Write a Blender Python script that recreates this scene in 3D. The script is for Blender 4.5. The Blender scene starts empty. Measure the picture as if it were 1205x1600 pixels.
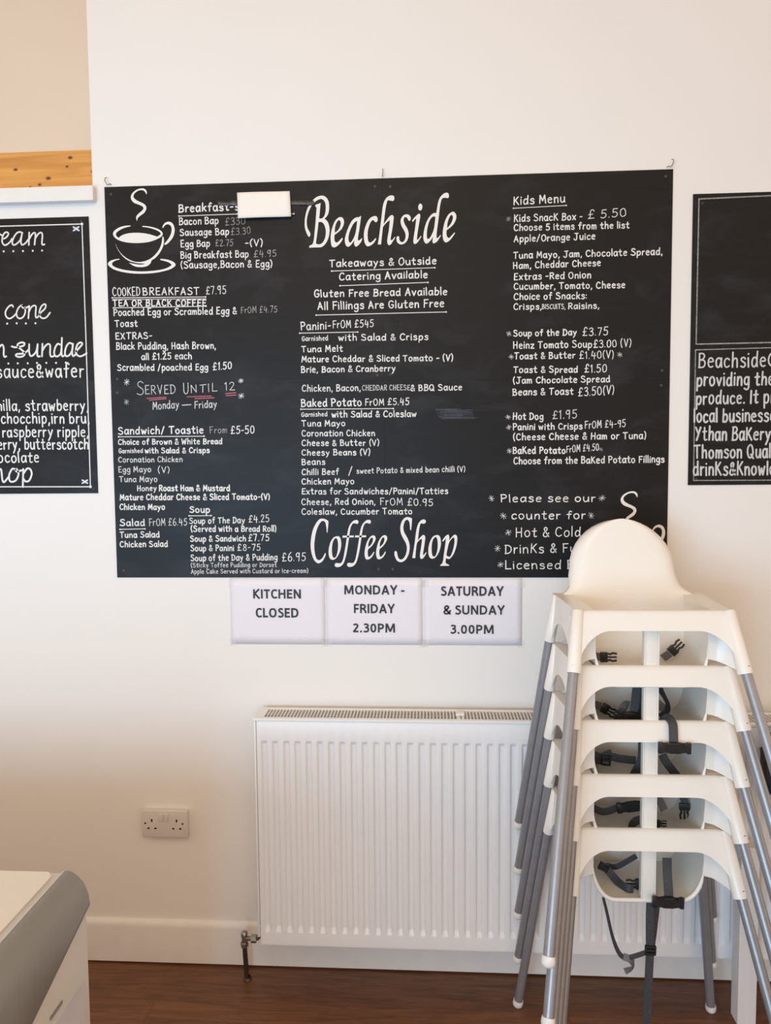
import bpy, bmesh, math, random
from mathutils import Vector, Matrix
random.seed(7)
SC = bpy.context.scene
COL = SC.collection
R = math.radians

# ------------------------------------------------------------------ camera, light, exposure
cam = bpy.data.cameras.new('camera'); co = bpy.data.objects.new('camera', cam); COL.objects.link(co)
cam.sensor_fit = 'HORIZONTAL'; cam.sensor_width = 36.0
cam.lens = 1159.25 / 1205 * 36.0
cam.clip_start = 0.02
YAW, PITCH, ROLL = 0.0591, 0.0661, -0.0090
fw = Vector((-math.sin(YAW)*math.cos(PITCH), math.cos(YAW)*math.cos(PITCH), -math.sin(PITCH)))
rt = Vector((math.cos(YAW), math.sin(YAW), 0)); up = rt.cross(fw)
rt2 = math.cos(ROLL)*rt + math.sin(ROLL)*up; up2 = rt2.cross(fw)
mw = Matrix((rt2, up2, -fw)).transposed().to_4x4(); mw.translation = Vector((0.9745, -2.2483, 1.5988))
co.matrix_world = mw
SC.camera = co
SC.view_settings.view_transform = 'Standard'; SC.view_settings.look = 'None'
SC.view_settings.gamma = 1.0; SC.view_settings.use_curve_mapping = False
SC.view_settings.exposure = 0.2

world = bpy.data.worlds.new('world'); SC.world = world; world.use_nodes = True
wn = world.node_tree; bg = wn.nodes['Background']          # warm glow of the rest of the room, stronger at eye level than overhead
wc = wn.nodes.new('ShaderNodeTexCoord'); ws = wn.nodes.new('ShaderNodeSeparateXYZ')
wr = wn.nodes.new('ShaderNodeMapRange'); wr.inputs[1].default_value = 0.0; wr.inputs[2].default_value = 0.9
wr.inputs[3].default_value = 1.42; wr.inputs[4].default_value = 0.45
wn.links.new(wc.outputs['Generated'], ws.inputs[0]); wn.links.new(ws.outputs['Z'], wr.inputs[0]); 
wl = wn.nodes.new('ShaderNodeMapRange'); wl.inputs[1].default_value = -0.12; wl.inputs[2].default_value = 0.02; wl.inputs[3].default_value = 0.15
wm = wn.nodes.new('ShaderNodeMath'); wm.operation = 'MULTIPLY'; wn.links.new(ws.outputs['Z'], wl.inputs[0])
wn.links.new(wr.outputs[0], wm.inputs[0]); wn.links.new(wl.outputs[0], wm.inputs[1]); wn.links.new(wm.outputs[0], bg.inputs[1])
bg.inputs[0].default_value = (1.0, 0.765, 0.585, 1)

def area(name, loc, target, sx, sy, power, color, spread=180):
    l = bpy.data.lights.new(name, 'AREA'); l.shape = 'RECTANGLE'; l.size = sx; l.size_y = sy
    l.energy = power; l.color = color; l.spread = R(spread)
    o = bpy.data.objects.new(name, l); COL.objects.link(o); o.location = loc
    o.rotation_euler = (Vector(target) - Vector(loc)).to_track_quat('-Z', 'Y').to_euler()
    return o
# daylight through the big window on the far side of the room, left of the viewer
area('window_daylight', (-0.55, -3.8, 0.95), (0.7, 0, 0.9), 2.5, 1.5, 106, (0.40, 0.70, 1.0))
# warm ceiling lamp
area('ceiling_lamp_light', (0.6, -2.6, 3.35), (0.6, -1.6, 0), 1.2, 1.2, 18, (1.0, 0.80, 0.58))

# ------------------------------------------------------------------ helpers
def tag(o, label=None, cat=None, group=None, kind=None):
    if label: o['label'] = label
    if cat: o['category'] = cat
    if group: o['group'] = group
    if kind: o['kind'] = kind
    return o
def empty(name, loc=(0,0,0), rz=0.0):
    o = bpy.data.objects.new(name, None); COL.objects.link(o); o.location = loc; o.rotation_euler.z = rz
    o.empty_display_size = 0.05
    return o
def link(name, bm, mat, parent=None, smooth=None):
    me = bpy.data.meshes.new(name)
    bmesh.ops.recalc_face_normals(bm, faces=bm.faces)
    bm.to_mesh(me); bm.free()
    for m in (mat if isinstance(mat, (list, tuple)) else [mat]): me.materials.append(m)
    if smooth is not None:
        for p in me.polygons: p.use_smooth = True
        if smooth < 180: me.set_sharp_from_angle(angle=R(smooth))
    o = bpy.data.objects.new(name, me); COL.objects.link(o)
    if parent: o.parent = parent
    return o
def box(bm, x0, x1, y0, y1, z0, z1, bev=0.0, mi=0, segs=2):
    v = [bm.verts.new(p) for p in ((x0,y0,z0),(x1,y0,z0),(x1,y1,z0),(x0,y1,z0),(x0,y0,z1),(x1,y0,z1),(x1,y1,z1),(x0,y1,z1))]
    fs = [bm.faces.new([v[i] for i in q]) for q in ((0,3,2,1),(4,5,6,7),(0,1,5,4),(1,2,6,5),(2,3,7,6),(3,0,4,7))]
    for f in fs: f.material_index = mi
    if bev:
        es = list({e for f in fs for e in f.edges})
        r = bmesh.ops.bevel(bm, geom=es, offset=bev, segments=segs, profile=0.5, affect='EDGES')
        for f in r['faces']: f.material_index = mi
    return v
def cyl(bm, a, b, r0, r1=None, n=20, cap=True, mi=0):
    a = Vector(a); b = Vector(b); r1 = r0 if r1 is None else r1
    q = (b-a).to_track_quat('Z', 'Y')
    A = [bm.verts.new(a + q @ Vector((r0*math.cos(t), r0*math.sin(t), 0))) for t in [2*math.pi*i/n for i in range(n)]]
    B = [bm.verts.new(b + q @ Vector((r1*math.cos(t), r1*math.sin(t), 0))) for t in [2*math.pi*i/n for i in range(n)]]
    for i in range(n): bm.faces.new((A[i], A[(i+1)%n], B[(i+1)%n], B[i])).material_index = mi
    if cap:
        bm.faces.new(A[::-1]).material_index = mi; bm.faces.new(B).material_index = mi
def lathe(bm, a, d, prof, n=24):      # prof: (distance along d, radius)
    a = Vector(a); q = Vector(d).to_track_quat('Z', 'Y'); rings = []
    for h, r in prof:
        c = a + q @ Vector((0,0,h))
        if r < 1e-6: rings.append([bm.verts.new(c)])
        else: rings.append([bm.verts.new(c + q @ Vector((r*math.cos(2*math.pi*i/n), r*math.sin(2*math.pi*i/n), 0))) for i in range(n)])
    for P, Q in zip(rings, rings[1:]):
        for i in range(n):
            j = (i+1) % n
            if len(P) == 1 and len(Q) == 1: continue
            if len(P) == 1: bm.faces.new((P[0], Q[j], Q[i]))
            elif len(Q) == 1: bm.faces.new((P[i], P[j], Q[0]))
            else: bm.faces.new((P[i], P[j], Q[j], Q[i]))
def smooth_path(pts, n=5):            # Catmull-Rom through 3-D points
    P = [Vector(p) for p in pts]
    if len(P) < 3: return P
    out = []
    for i in range(len(P)-1):
        p0 = P[max(i-1,0)]; p1 = P[i]; p2 = P[i+1]; p3 = P[min(i+2,len(P)-1)]
        for k in range(n):
            t = k/n
            out.append(0.5*((2*p1)+(p2-p0)*t+(2*p0-5*p1+4*p2-p3)*t*t+(3*p1-p0-3*p2+p3)*t**3))
    out.append(P[-1]); return out
def tube(bm, pts, r, n=10):
    P = [Vector(p) for p in pts]; rings = []
    for i, p in enumerate(P):
        d = (P[min(i+1,len(P)-1)] - P[max(i-1,0)]).normalized()
        x = d.cross(Vector((0.31,0.17,0.93))).normalized() if i == 0 else (rings_x - d*rings_x.dot(d)).normalized()
        rings_x = x; y = d.cross(x)
        q = r(p) if callable(r) else r
        rings.append([bm.verts.new(p + q*(math.cos(t)*x + math.sin(t)*y)) for t in [2*math.pi*k/n for k in range(n)]])
    for A, B in zip(rings, rings[1:]):
        for k in range(n): bm.faces.new((A[k], A[(k+1)%n], B[(k+1)%n], B[k]))
    bm.faces.new(rings[0][::-1]); bm.faces.new(rings[-1])
def ribbon(bm, pts, width, th=0.0016, n=5, face=Vector((0,-1,0.15)), mi=0):   # webbing strip; face = the way its flat side looks
    P = smooth_path([p[:3] for p in pts], n); Fs = []
    fl = [Vector(p[3:6]) if len(p) > 3 else Vector(face) for p in pts]
    m = len(P)-1
    rows = []
    for i, p in enumerate(P):
        d = (P[min(i+1,m)] - P[max(i-1,0)]).normalized()
        s = i/m*(len(fl)-1); k = min(int(s), len(fl)-2); f = fl[k].lerp(fl[k+1], s-k)
        w = d.cross(f).normalized(); nn = w.cross(d).normalized()
        rows.append([bm.verts.new(p + a*w*width/2 + b*nn*th/2) for a, b in ((-1,-1),(1,-1),(1,1),(-1,1))])
    for A, B in zip(rows, rows[1:]):
        for k in range(4): bm.faces.new((A[k], A[(k+1)%4], B[(k+1)%4], B[k])).material_index = mi
    bm.faces.new(rows[0][::-1]); bm.faces.new(rows[-1])

# ------------------------------------------------------------------ materials
def mat(name, col, rough=0.5, metal=0.0, spec=0.5, noise=None, bump=None, coat=0.0, trans=0.0, alpha=1.0):
    m = bpy.data.materials.new(name); m.use_nodes = True; nt = m.node_tree; b = nt.nodes['Principled BSDF']
    b.inputs['Base Color'].default_value = (*col, 1); b.inputs['Roughness'].default_value = rough
    b.inputs['Metallic'].default_value = metal; b.inputs['Specular IOR Level'].default_value = spec
    b.inputs['Coat Weight'].default_value = coat; b.inputs['Alpha'].default_value = alpha
    if noise or bump:
        tc = nt.nodes.new('ShaderNodeTexCoord')
    if noise:                         # (scale, second colour, stretch)
        sc, c2, st = noise
        mp = nt.nodes.new('ShaderNodeMapping'); mp.inputs['Scale'].default_value = st
        nz = nt.nodes.new('ShaderNodeTexNoise'); nz.inputs['Scale'].default_value = sc; nz.inputs['Detail'].default_value = 5
        mx = nt.nodes.new('ShaderNodeMix'); mx.data_type = 'RGBA'
        mx.inputs[6].default_value = (*col, 1); mx.inputs[7].default_value = (*c2, 1)
        cr = nt.nodes.new('ShaderNodeMapRange'); cr.inputs[1].default_value = 0.35; cr.inputs[2].default_value = 0.7
        nt.links.new(tc.outputs['Object'], mp.inputs[0]); nt.links.new(mp.outputs[0], nz.inputs['Vector'])
        nt.links.new(nz.outputs[0], cr.inputs[0]); nt.links.new(cr.outputs[0], mx.inputs[0])
        nt.links.new(mx.outputs[2], b.inputs['Base Color'])
    if bump:
        sc, strength, dist = bump
        n2 = nt.nodes.new('ShaderNodeTexNoise'); n2.inputs['Scale'].default_value = sc; n2.inputs['Detail'].default_value = 4
        bp = nt.nodes.new('ShaderNodeBump'); bp.inputs['Strength'].default_value = strength; bp.inputs['Distance'].default_value = dist
        nt.links.new(tc.outputs['Object'], n2.inputs['Vector']); nt.links.new(n2.outputs[0], bp.inputs['Height'])
        nt.links.new(bp.outputs[0], b.inputs['Normal'])
    return m
M = {}
M['wall'] = mat('painted_wall', (0.80,0.775,0.735), 0.75, noise=(3.0,(0.815,0.785,0.74),(1,1,1)), bump=(140,0.12,0.002))
M['recess'] = mat('magnolia_wall', (0.70,0.575,0.44), 0.8, noise=(4.0,(0.715,0.59,0.455),(1,1,1)), bump=(140,0.12,0.002))
M['gloss_white'] = mat('white_gloss_paint', (0.80,0.78,0.745), 0.4, noise=(18,(0.77,0.745,0.70),(1,1,1)), bump=(60,0.08,0.002))
M['radiator'] = mat('radiator_enamel', (0.80,0.79,0.775), 0.35, noise=(9,(0.815,0.80,0.78),(1,1,1)))
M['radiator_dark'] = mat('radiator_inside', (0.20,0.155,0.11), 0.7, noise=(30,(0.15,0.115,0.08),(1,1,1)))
M['plastic'] = mat('white_moulded_plastic', (0.80,0.762,0.69), 0.32, noise=(6,(0.81,0.772,0.70),(1,1,1)))
M['steel'] = mat('silver_painted_steel', (0.30,0.30,0.31), 0.36, metal=0.45, noise=(40,(0.275,0.275,0.285),(1,1,1)))
M['cap'] = mat('white_foot_plastic', (0.80,0.78,0.74), 0.45, noise=(60,(0.70,0.66,0.60),(1,1,1)))
M['screw'] = mat('screw_metal', (0.30,0.30,0.31), 0.35, metal=0.8, noise=(300,(0.2,0.2,0.2),(1,1,1)))
M['board_screw'] = mat('board_screw', (0.05,0.05,0.05), 0.5, noise=(300,(0.03,0.03,0.03),(1,1,1)))
M['webbing'] = mat('charcoal_webbing', (0.035,0.037,0.042), 0.6, noise=(220,(0.055,0.057,0.062),(1,1,1)), bump=(600,0.3,0.001))
M['webbing_grey'] = mat('grey_webbing', (0.12,0.115,0.11), 0.7, noise=(220,(0.16,0.155,0.15),(1,1,1)), bump=(600,0.3,0.001))
M['buckle'] = mat('black_buckle_plastic', (0.012,0.012,0.013), 0.35, noise=(80,(0.02,0.02,0.02),(1,1,1)))
M['outlet'] = mat('socket_plastic', (0.66,0.625,0.585), 0.35, noise=(20,(0.645,0.61,0.57),(1,1,1)))
M['black'] = mat('dark_hole', (0.008,0.008,0.008), 0.6, noise=(50,(0.012,0.01,0.01),(1,1,1)))
M['paper'] = mat('printed_paper', (0.775,0.745,0.775), 0.7, noise=(9,(0.79,0.76,0.79),(1,1,1)), bump=(14,0.25,0.003))
M['note'] = mat('folded_paper', (0.86,0.82,0.75), 0.75, noise=(25,(0.84,0.80,0.73),(1,1,1)), bump=(30,0.3,0.002))
M['print'] = mat('black_print_ink', (0.02,0.017,0.018), 0.6, noise=(90,(0.028,0.024,0.024),(1,1,1)))
M['tape'] = mat('clear_tape', (0.86,0.84,0.82), 0.3, alpha=0.13, noise=(60,(0.9,0.88,0.87),(1,1,1)))
M['black_tape'] = mat('creased_black_tape', (0.012,0.010,0.009), 0.18, noise=(40,(0.09,0.075,0.065),(1,2,1)), bump=(55,0.9,0.004))
M['brass'] = mat('wire_hook_metal', (0.30,0.26,0.17), 0.4, metal=0.8, noise=(90,(0.2,0.17,0.1),(1,1,1)))
M['pipe'] = mat('tarnished_copper_pipe', (0.10,0.065,0.045), 0.4, metal=0.6, noise=(40,(0.05,0.035,0.028),(1,1,0.3)))
M['chrome'] = mat('worn_nickel', (0.45,0.42,0.38), 0.25, metal=0.9, noise=(60,(0.22,0.19,0.16),(1,1,1)))
M['freezer_lid'] = mat('cream_freezer_lid', (0.78,0.72,0.61), 0.4, noise=(5,(0.795,0.735,0.63),(1,1,1)))
M['freezer_body'] = mat('white_freezer_cabinet', (0.66,0.62,0.57), 0.4, noise=(5,(0.68,0.64,0.585),(1,1,1)))
M['freezer_trim'] = mat('grey_plastic_moulding', (0.26,0.255,0.235), 0.38, noise=(5,(0.275,0.27,0.25),(1,1,1)))
M['poster'] = mat('pale_picture_panel', (0.74,0.71,0.74), 0.3, noise=(7,(0.60,0.585,0.62),(1,1,1)))
M['post'] = mat('white_painted_wood', (0.76,0.71,0.67), 0.55, noise=(10,(0.73,0.68,0.64),(6,6,0.6)))
M['seat_black'] = mat('black_seat_fabric', (0.012,0.012,0.014), 0.6, noise=(120,(0.02,0.02,0.022),(1,1,1)))
def ink(name, c, c2, rough=0.6):
    return mat(name, c, rough, noise=(160, c2, (1,1,1)))
INK = {'w': ink('white_chalk_pen', (0.78,0.76,0.72), (0.66,0.645,0.61)), 'c': ink('thin_white_chalk', (0.66,0.65,0.62), (0.44,0.435,0.42)),
       'd': ink('faint_chalk', (0.36,0.35,0.335), (0.17,0.168,0.162)), 'b': ink('bluish_chalk', (0.36,0.44,0.46), (0.26,0.31,0.33)),
       'r': ink('red_chalk', (0.52,0.12,0.14), (0.36,0.08,0.10)), 'e': ink('erased_chalk_smear', (0.045,0.055,0.07), (0.02,0.023,0.028)), 'g': ink('silver_chalk_pen', (0.62,0.615,0.60), (0.52,0.52,0.51)),
       'sign': ink('white_sign_paint', (0.80,0.77,0.72), (0.78,0.75,0.70))}

def chalkboard():
    m = bpy.data.materials.new('chalkboard'); m.use_nodes = True; nt = m.node_tree; b = nt.nodes['Principled BSDF']
    tc = nt.nodes.new('ShaderNodeTexCoord'); N = nt.nodes.new
    mp = N('ShaderNodeMapping'); mp.inputs['Scale'].default_value = (5,1,9)
    n1 = N('ShaderNodeTexNoise'); n1.inputs['Scale'].default_value = 1.1; n1.inputs['Detail'].default_value = 6; n1.inputs['Roughness'].default_value = 0.6; n1.inputs['Distortion'].default_value = 0.6
    r1 = N('ShaderNodeMapRange'); r1.inputs[1].default_value = 0.50; r1.inputs[2].default_value = 0.74; r1.inputs[4].default_value = 0.95
    mp2 = N('ShaderNodeMapping'); mp2.inputs['Scale'].default_value = (3,1,34); mp2.inputs['Rotation'].default_value = (0,0.06,0)
    n2 = N('ShaderNodeTexNoise'); n2.inputs['Scale'].default_value = 2.0; n2.inputs['Detail'].default_value = 5
    r2 = N('ShaderNodeMapRange'); r2.inputs[1].default_value = 0.55; r2.inputs[2].default_value = 0.85; r2.inputs[4].default_value = 0.35
    ad = N('ShaderNodeMath'); ad.operation = 'ADD'; ad.use_clamp = True
    mx = N('ShaderNodeMix'); mx.data_type = 'RGBA'; mx.inputs[6].default_value = (0.0062,0.0056,0.0054,1); mx.inputs[7].default_value = (0.020,0.0205,0.023,1)
    L = nt.links.new
    L(tc.outputs['Object'], mp.inputs[0]); L(mp.outputs[0], n1.inputs['Vector']); L(n1.outputs[0], r1.inputs[0])
    L(tc.outputs['Object'], mp2.inputs[0]); L(mp2.outputs[0], n2.inputs['Vector']); L(n2.outputs[0], r2.inputs[0])
    L(r1.outputs[0], ad.inputs[0]); L(r2.outputs[0], ad.inputs[1]); L(ad.outputs[0], mx.inputs[0]); L(mx.outputs[2], b.inputs['Base Color'])
    b.inputs['Roughness'].default_value = 0.48; b.inputs['Specular IOR Level'].default_value = 0.24
    return m
M['board'] = chalkboard()

def wood_floor():
    m = bpy.data.materials.new('laminate_floor'); m.use_nodes = True; nt = m.node_tree; b = nt.nodes['Principled BSDF']; N = nt.nodes.new; L = nt.links.new
    tc = N('ShaderNodeTexCoord')
    br = N('ShaderNodeTexBrick'); br.inputs['Scale'].default_value = 1.0; br.inputs['Brick Width'].default_value = 1.22; br.inputs['Row Height'].default_value = 0.125
    br.inputs['Mortar Size'].default_value = 0.0012; br.inputs['Color1'].default_value = (0.30,0.30,0.30,1); br.inputs['Color2'].default_value = (0.62,0.62,0.62,1); br.inputs['Mortar'].default_value = (0.0,0.0,0.0,1)
    br.offset = 0.37
    mp0 = N('ShaderNodeMapping'); mp0.inputs['Location'].default_value = (0.62,0.045,0)
    mp = N('ShaderNodeMapping'); mp.inputs['Scale'].default_value = (2.2,26,1)
    n1 = N('ShaderNodeTexNoise'); n1.inputs['Scale'].default_value = 1.6; n1.inputs['Detail'].default_value = 8; n1.inputs['Roughness'].default_value = 0.65; n1.inputs['Distortion'].default_value = 1.6
    cr = N('ShaderNodeValToRGB'); e = cr.color_ramp.elements
    e[0].position = 0.28; e[0].color = (0.080,0.031,0.013,1); e[1].position = 0.74; e[1].color = (0.26,0.112,0.048,1)
    x = cr.color_ramp.elements.new(0.5); x.color = (0.172,0.068,0.028,1)
    mul = N('ShaderNodeMix'); mul.data_type = 'RGBA'; mul.blend_type = 'MULTIPLY'; mul.inputs[0].default_value = 1.0
    rg = N('ShaderNodeMapRange'); rg.inputs[3].default_value = 0.6; rg.inputs[4].default_value = 1.25
    L(tc.outputs['Object'], mp0.inputs[0]); L(mp0.outputs[0], br.inputs['Vector'])
    # shift the grain from plank to plank
    va = N('ShaderNodeVectorMath'); va.operation = 'ADD'; sc = N('ShaderNodeVectorMath'); sc.operation = 'SCALE'; sc.inputs['Scale'].default_value = 9.0
    L(br.outputs['Color'], sc.inputs[0]); L(tc.outputs['Object'], mp.inputs[0]); L(mp.outputs[0], va.inputs[0]); L(sc.outputs[0], va.inputs[1])
    L(va.outputs[0], n1.inputs['Vector']); L(n1.outputs[0], cr.inputs[0])
    L(br.outputs['Color'], rg.inputs[0]); L(cr.outputs[0], mul.inputs[6]); L(rg.outputs[0], mul.inputs[7]); L(mul.outputs[2], b.inputs['Base Color'])
    b.inputs['Roughness'].default_value = 0.42
    return m
M['floor'] = wood_floor()

def pine():
    m = bpy.data.materials.new('knotty_pine'); m.use_nodes = True; nt = m.node_tree; b = nt.nodes['Principled BSDF']; N = nt.nodes.new; L = nt.links.new
    tc = N('ShaderNodeTexCoord'); mp = N('ShaderNodeMapping'); mp.inputs['Scale'].default_value = (2.5,1,34)
    n1 = N('ShaderNodeTexNoise'); n1.inputs['Scale'].default_value = 1.3; n1.inputs['Detail'].default_value = 6; n1.inputs['Distortion'].default_value = 0.8
    cr = N('ShaderNodeValToRGB'); e = cr.color_ramp.elements; e[0].position = 0.3; e[0].color = (0.52,0.22,0.04,1); e[1].position = 0.75; e[1].color = (0.74,0.375,0.09,1)
    L(tc.outputs['Object'], mp.inputs[0]); L(mp.outputs[0], n1.inputs['Vector']); L(n1.outputs[0], cr.inputs[0])
    cur = cr.outputs[0]
    for x, z, r in ((-.112,2.535,.0062),(-.183,2.476,.0068),(-.211,2.458,.005),(-.241,2.452,.0035),(-.044,2.492,.0045),(-.285,2.505,.0055),(-.123,2.509,.0042)):
        vm = N('ShaderNodeVectorMath'); vm.operation = 'SUBTRACT'; vm.inputs[1].default_value = (x,0,z)
        vs = N('ShaderNodeVectorMath'); vs.operation = 'MULTIPLY'; vs.inputs[1].default_value = (0.75,0,1.15)
        ln = N('ShaderNodeVectorMath'); ln.operation = 'LENGTH'
        mr = N('ShaderNodeMapRange'); mr.inputs[1].default_value = r*0.45; mr.inputs[2].default_value = r*1.25; mr.inputs[3].default_value = 1; mr.inputs[4].default_value = 0
        mx = N('ShaderNodeMix'); mx.data_type = 'RGBA'; mx.inputs[7].default_value = (0.085,0.022,0.008,1)
        L(tc.outputs['Object'], vm.inputs[0]); L(vm.outputs[0], vs.inputs[0]); L(vs.outputs[0], ln.inputs[0]); L(ln.outputs['Value'], mr.inputs[0])
        L(mr.outputs[0], mx.inputs[0]); L(cur, mx.inputs[6]); cur = mx.outputs[2]
    L(cur, b.inputs['Base Color']); b.inputs['Roughness'].default_value = 0.4
    return m
M['pine'] = pine()

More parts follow.
